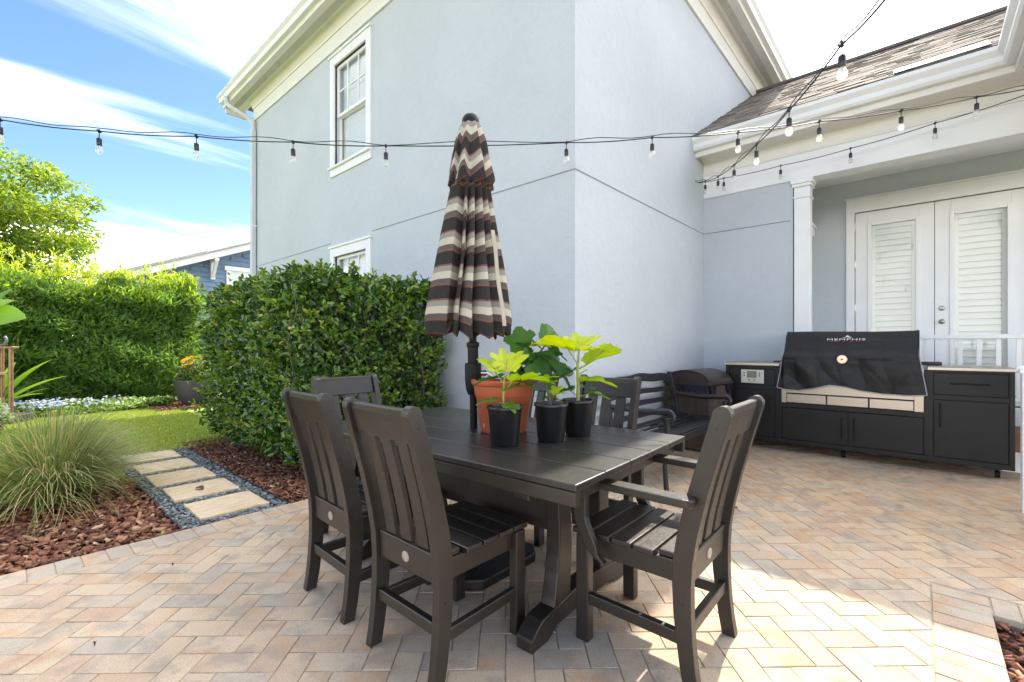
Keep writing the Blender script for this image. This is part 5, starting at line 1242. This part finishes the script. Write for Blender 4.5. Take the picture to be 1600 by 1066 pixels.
tree('leafy_tree', 'yellow green broadleaf tree rising above the tall hedge at the left', 'tree', (q.x, q.y, 0), 8.5, (0, 0, 5.4), (4.0, 4.0, 3.6), 36000, M_tree, .17, 5, 170, .22)
q = P(-22, 540, 14.2)
tree('red_leaf_shrub', 'reddish leaved small tree in front of the big green tree', 'tree', (q.x, q.y, 0), 4, (0, 0, 3.35), (.85, .85, .75), 1500, M_redl, .13, 9, 16, .07)
q = P(128, 540, 19)
tree('distant_shrub_tree', 'small olive green tree top peeking over the tall hedge beside the neighbour roof', 'tree', (q.x, q.y, 0), 4, (0, 0, 3.0), (1.1, 1.1, 1.0), 1800, M_tree, .14, 12, 18, .08)

# ------------------------------------------------------------------ neighbour's blue house (gable wall faces the garden)
nb = thing('neighbour_house', 'blue clapboard neighbour house with white gable trim seen over the hedge', 'house', (0, 20, 0))
SL = .415; EX, EZ = 1.35, 3.03            # eave end of the rake
def rz(x): return EZ + (x - EX) * SL
RXX = 11.0
sd = MB(); z = 0
while z < rz(RXX) - .3:
    z1 = z + .18; xl = max(2.4, EX + (z1 + .27 - EZ) / SL)
    
    sd.add([(xl, -.03, z), (RXX + (RXX - xl), -.03, z), (RXX + (RXX - xl), 0, z1), (xl, 0, z1)], [(0, 1, 2, 3)]); sd.add([(xl, -.03, z), (RXX + (RXX - xl), -.03, z), (RXX + (RXX - xl), 0, z), (xl, 0, z)], [(0, 3, 2, 1)]); z = z1
sd.prism([(2.4, .02, 0), (19.6, .02, 0), (19.6, .02, rz(2.4) - .26), (RXX, .02, rz(RXX) - .2), (2.4, .02, rz(2.4) - .2)], (0, .08, 0)); sd.box((2.4, .1, 0), (2.5, 9, 3.0))
sd.build('wall', M_siding, nb)
fa = MB()
def rk(x0, x1, y0, y1, top, h, mb_): mb_.prism([(x0, y0, rz(x0) + top), (x1, y0, rz(x1) + top), (x1, y0, rz(x1) + top - h), (x0, y0, rz(x0) + top - h)], (0, y1 - y0, 0))
rk(EX, RXX, -.62, -.58, 0, .24, fa); fa.build('rake_board', M_trimw, nb)
so_ = MB(); rk(EX, RXX, -.575, 0, -.10, .03, so_); so_.build('soffit', M_trimw, nb)
rf_ = MB(); rk(EX - .08, RXX, -.70, 9, .07, .065, rf_); rfo = rf_.build('roof', M_roofgrey, nb)
r2 = MB(); r2.prism([(RXX, -.7, rz(RXX) + .07), (RXX + 9, -.7, rz(RXX) + .07 - 9 * SL), (RXX + 9, -.7, rz(RXX) - 9 * SL), (RXX, -.7, rz(RXX))], (0, 9.7, 0)); r2.build('roof', M_roofgrey, nb)
rm = MB(); rk(EX + .3, EX + 4.0, .6, 3.5, .20, .13, rm); rm.build('raised_roof', M_roofgrey, nb)
bk_ = MB(); bx = 5.35
bk_.box((bx - .07, -.60, rz(bx) - .36), (bx + .07, -.001, rz(bx) - .25)); bk_.box((bx - .07, -.12, rz(bx) - 1.0), (bx + .07, -.001, rz(bx) - .36)); bk_.beam((bx, -.52, rz(bx) - .36), (bx, -.08, rz(bx) - .92), .10, .11); bk_.build('bracket', M_trimw, nb, .01)
wn_ = MB(); x0, x1, z0, z1 = 5.95, 6.9, 2.9, 4.1
wn_.box((x0 - .14, -.06, z0), (x0, 0, z1)); wn_.box((x1, -.06, z0), (x1 + .14, 0, z1)); wn_.box((x0 - .2, -.07, z1), (x1 + .2, 0, z1 + .17)); wn_.box((x0 - .14, -.06, z0 - .12), (x1 + .14, 0, z0)); wn_.box(((x0 + x1) / 2 - .02, -.05, z0), ((x0 + x1) / 2 + .02, 0, z1))
w_ = wn_.build('window', M_trimw, nb, .01)
MB().box((x0, -.045, z0), (x1, -.035, z1)).build('pane', M_glass, w_)
MB().box((x0, -.030, z0), (x1, -.0305 + .02, z1)).build('blind', M_blind, w_)

# ------------------------------------------------------------------ string lights
def sag(pts, n=10, s=.02):
    out = []
    for a, b in zip(pts, pts[1:]):
        for k in range(n):
            t = k / n; out.append(a.lerp(b, t) - Vector((0, 0, 4 * s * t * (1 - t))))
    return out + [pts[-1]]
M_cable = simple('black_cable', (.014, .013, .013), .5)
M_fil = simple('filament_support', (.75, .72, .66), .3, var=.02)
def bulb(root, p, drop):
    s = MB(); s.tube([p + Vector((0, 0, .012)), p - Vector((0, 0, .012))], [.006, .009], 8); s.tube([p, p - Vector((0, 0, drop))], .0035, 6)
    b = p - Vector((0, 0, drop)); s.lathe([(.006, .004), (.014, 0), (.0165, -.006), (.0165, -.05), (.0145, -.054), (.010, -.055)], 14, b)
    s.tube([p + Vector((-.012, -.012, 0)), p + Vector((.012, .012, 0))], .007, 6)
    so_ = s.build('lamp_socket', M_rubber, root, smooth=40)
    g = MB(); g.lathe([(.0125, -.053), (.015, -.062), (.022, -.080), (.0235, -.092), (.021, -.105), (.012, -.114), (.001, -.117)], 16, b); g.build('bulb', M_bulb, so_, smooth=True)
    f = MB(); f.lathe([(.006, -.055), (.005, -.072), (.002, -.080)], 8, b); f.tube([b + Vector((-.009, 0, -.088)), b + Vector((0, .0, -.076)), b + Vector((.009, 0, -.088))], .0012, 5); f.build('filament', M_fil, so_)
def strand(name, label, ends0, att, ends1, second, drop=.055):
    t = thing(name, label, 'string lights', (0, 0, 0), 0, 'string lights over the patio')
    pts = ends0 + att + ends1
    c = MB(); c.tube(sag(pts, 8, .012), .0046, 6); c.build('cable', M_cable, t, smooth=60)
    if second:
        c = MB(); c.tube([p + Vector((0, 0, .012 + .010 * math.sin(i * .9))) for i, p in enumerate(sag(pts, 8, -.004))], 0.0034, 5); c.build('support_wire', M_cable, t, smooth=60)
    for p in att: bulb(t, p, drop)
yl = lambda x: np.interp(x, [0, 1600], [3.35, 4.0])
A_ = [(0, 187), (155, 205), (307, 213), (458, 222), (603, 228), (885, 223), (1019, 215), (1153, 207), (1280, 190), (1408, 173), (1526, 152)]
strand('string_light', 'festoon bulb string crossing from the sky past the umbrella to the porch gutter', [P(-400, 130, 3.3)], [P(x, y, yl(x)) for x, y in A_], [P(1640, 130, 4.05), P(1760, 95, 4.2)], True)
B_ = [(1315.6, 69, 2.16), (1233, 172, 3.0), (1182, 226, 3.85), (1147, 258, 4.65), (1122, 276, 5.4), (1102, 283, 6.0)]
strand('string_light', 'festoon bulb string dropping steeply from overhead into the wall corner', [P(1640, -330, 1.25), P(1392, -12, 1.75)], [P(*q) for q in B_], [P(1086, 284, 6.3)], True)
def on_beam(px, py, w=6.55): Y = 715 * w / (.667 * (px - 800) + .745 * 715); return P(px, py, Y)
C_ = [(1089, 286), (1131, 278.6), (1219.7, 259), (1329, 232), (1461, 192.5)]
strand('string_light', 'short festoon bulb string running under the porch gutter along the white beam', [on_beam(1084, 284)], [on_beam(*q) for q in C_], [on_beam(1600, 149), on_beam(1760, 95)], False)
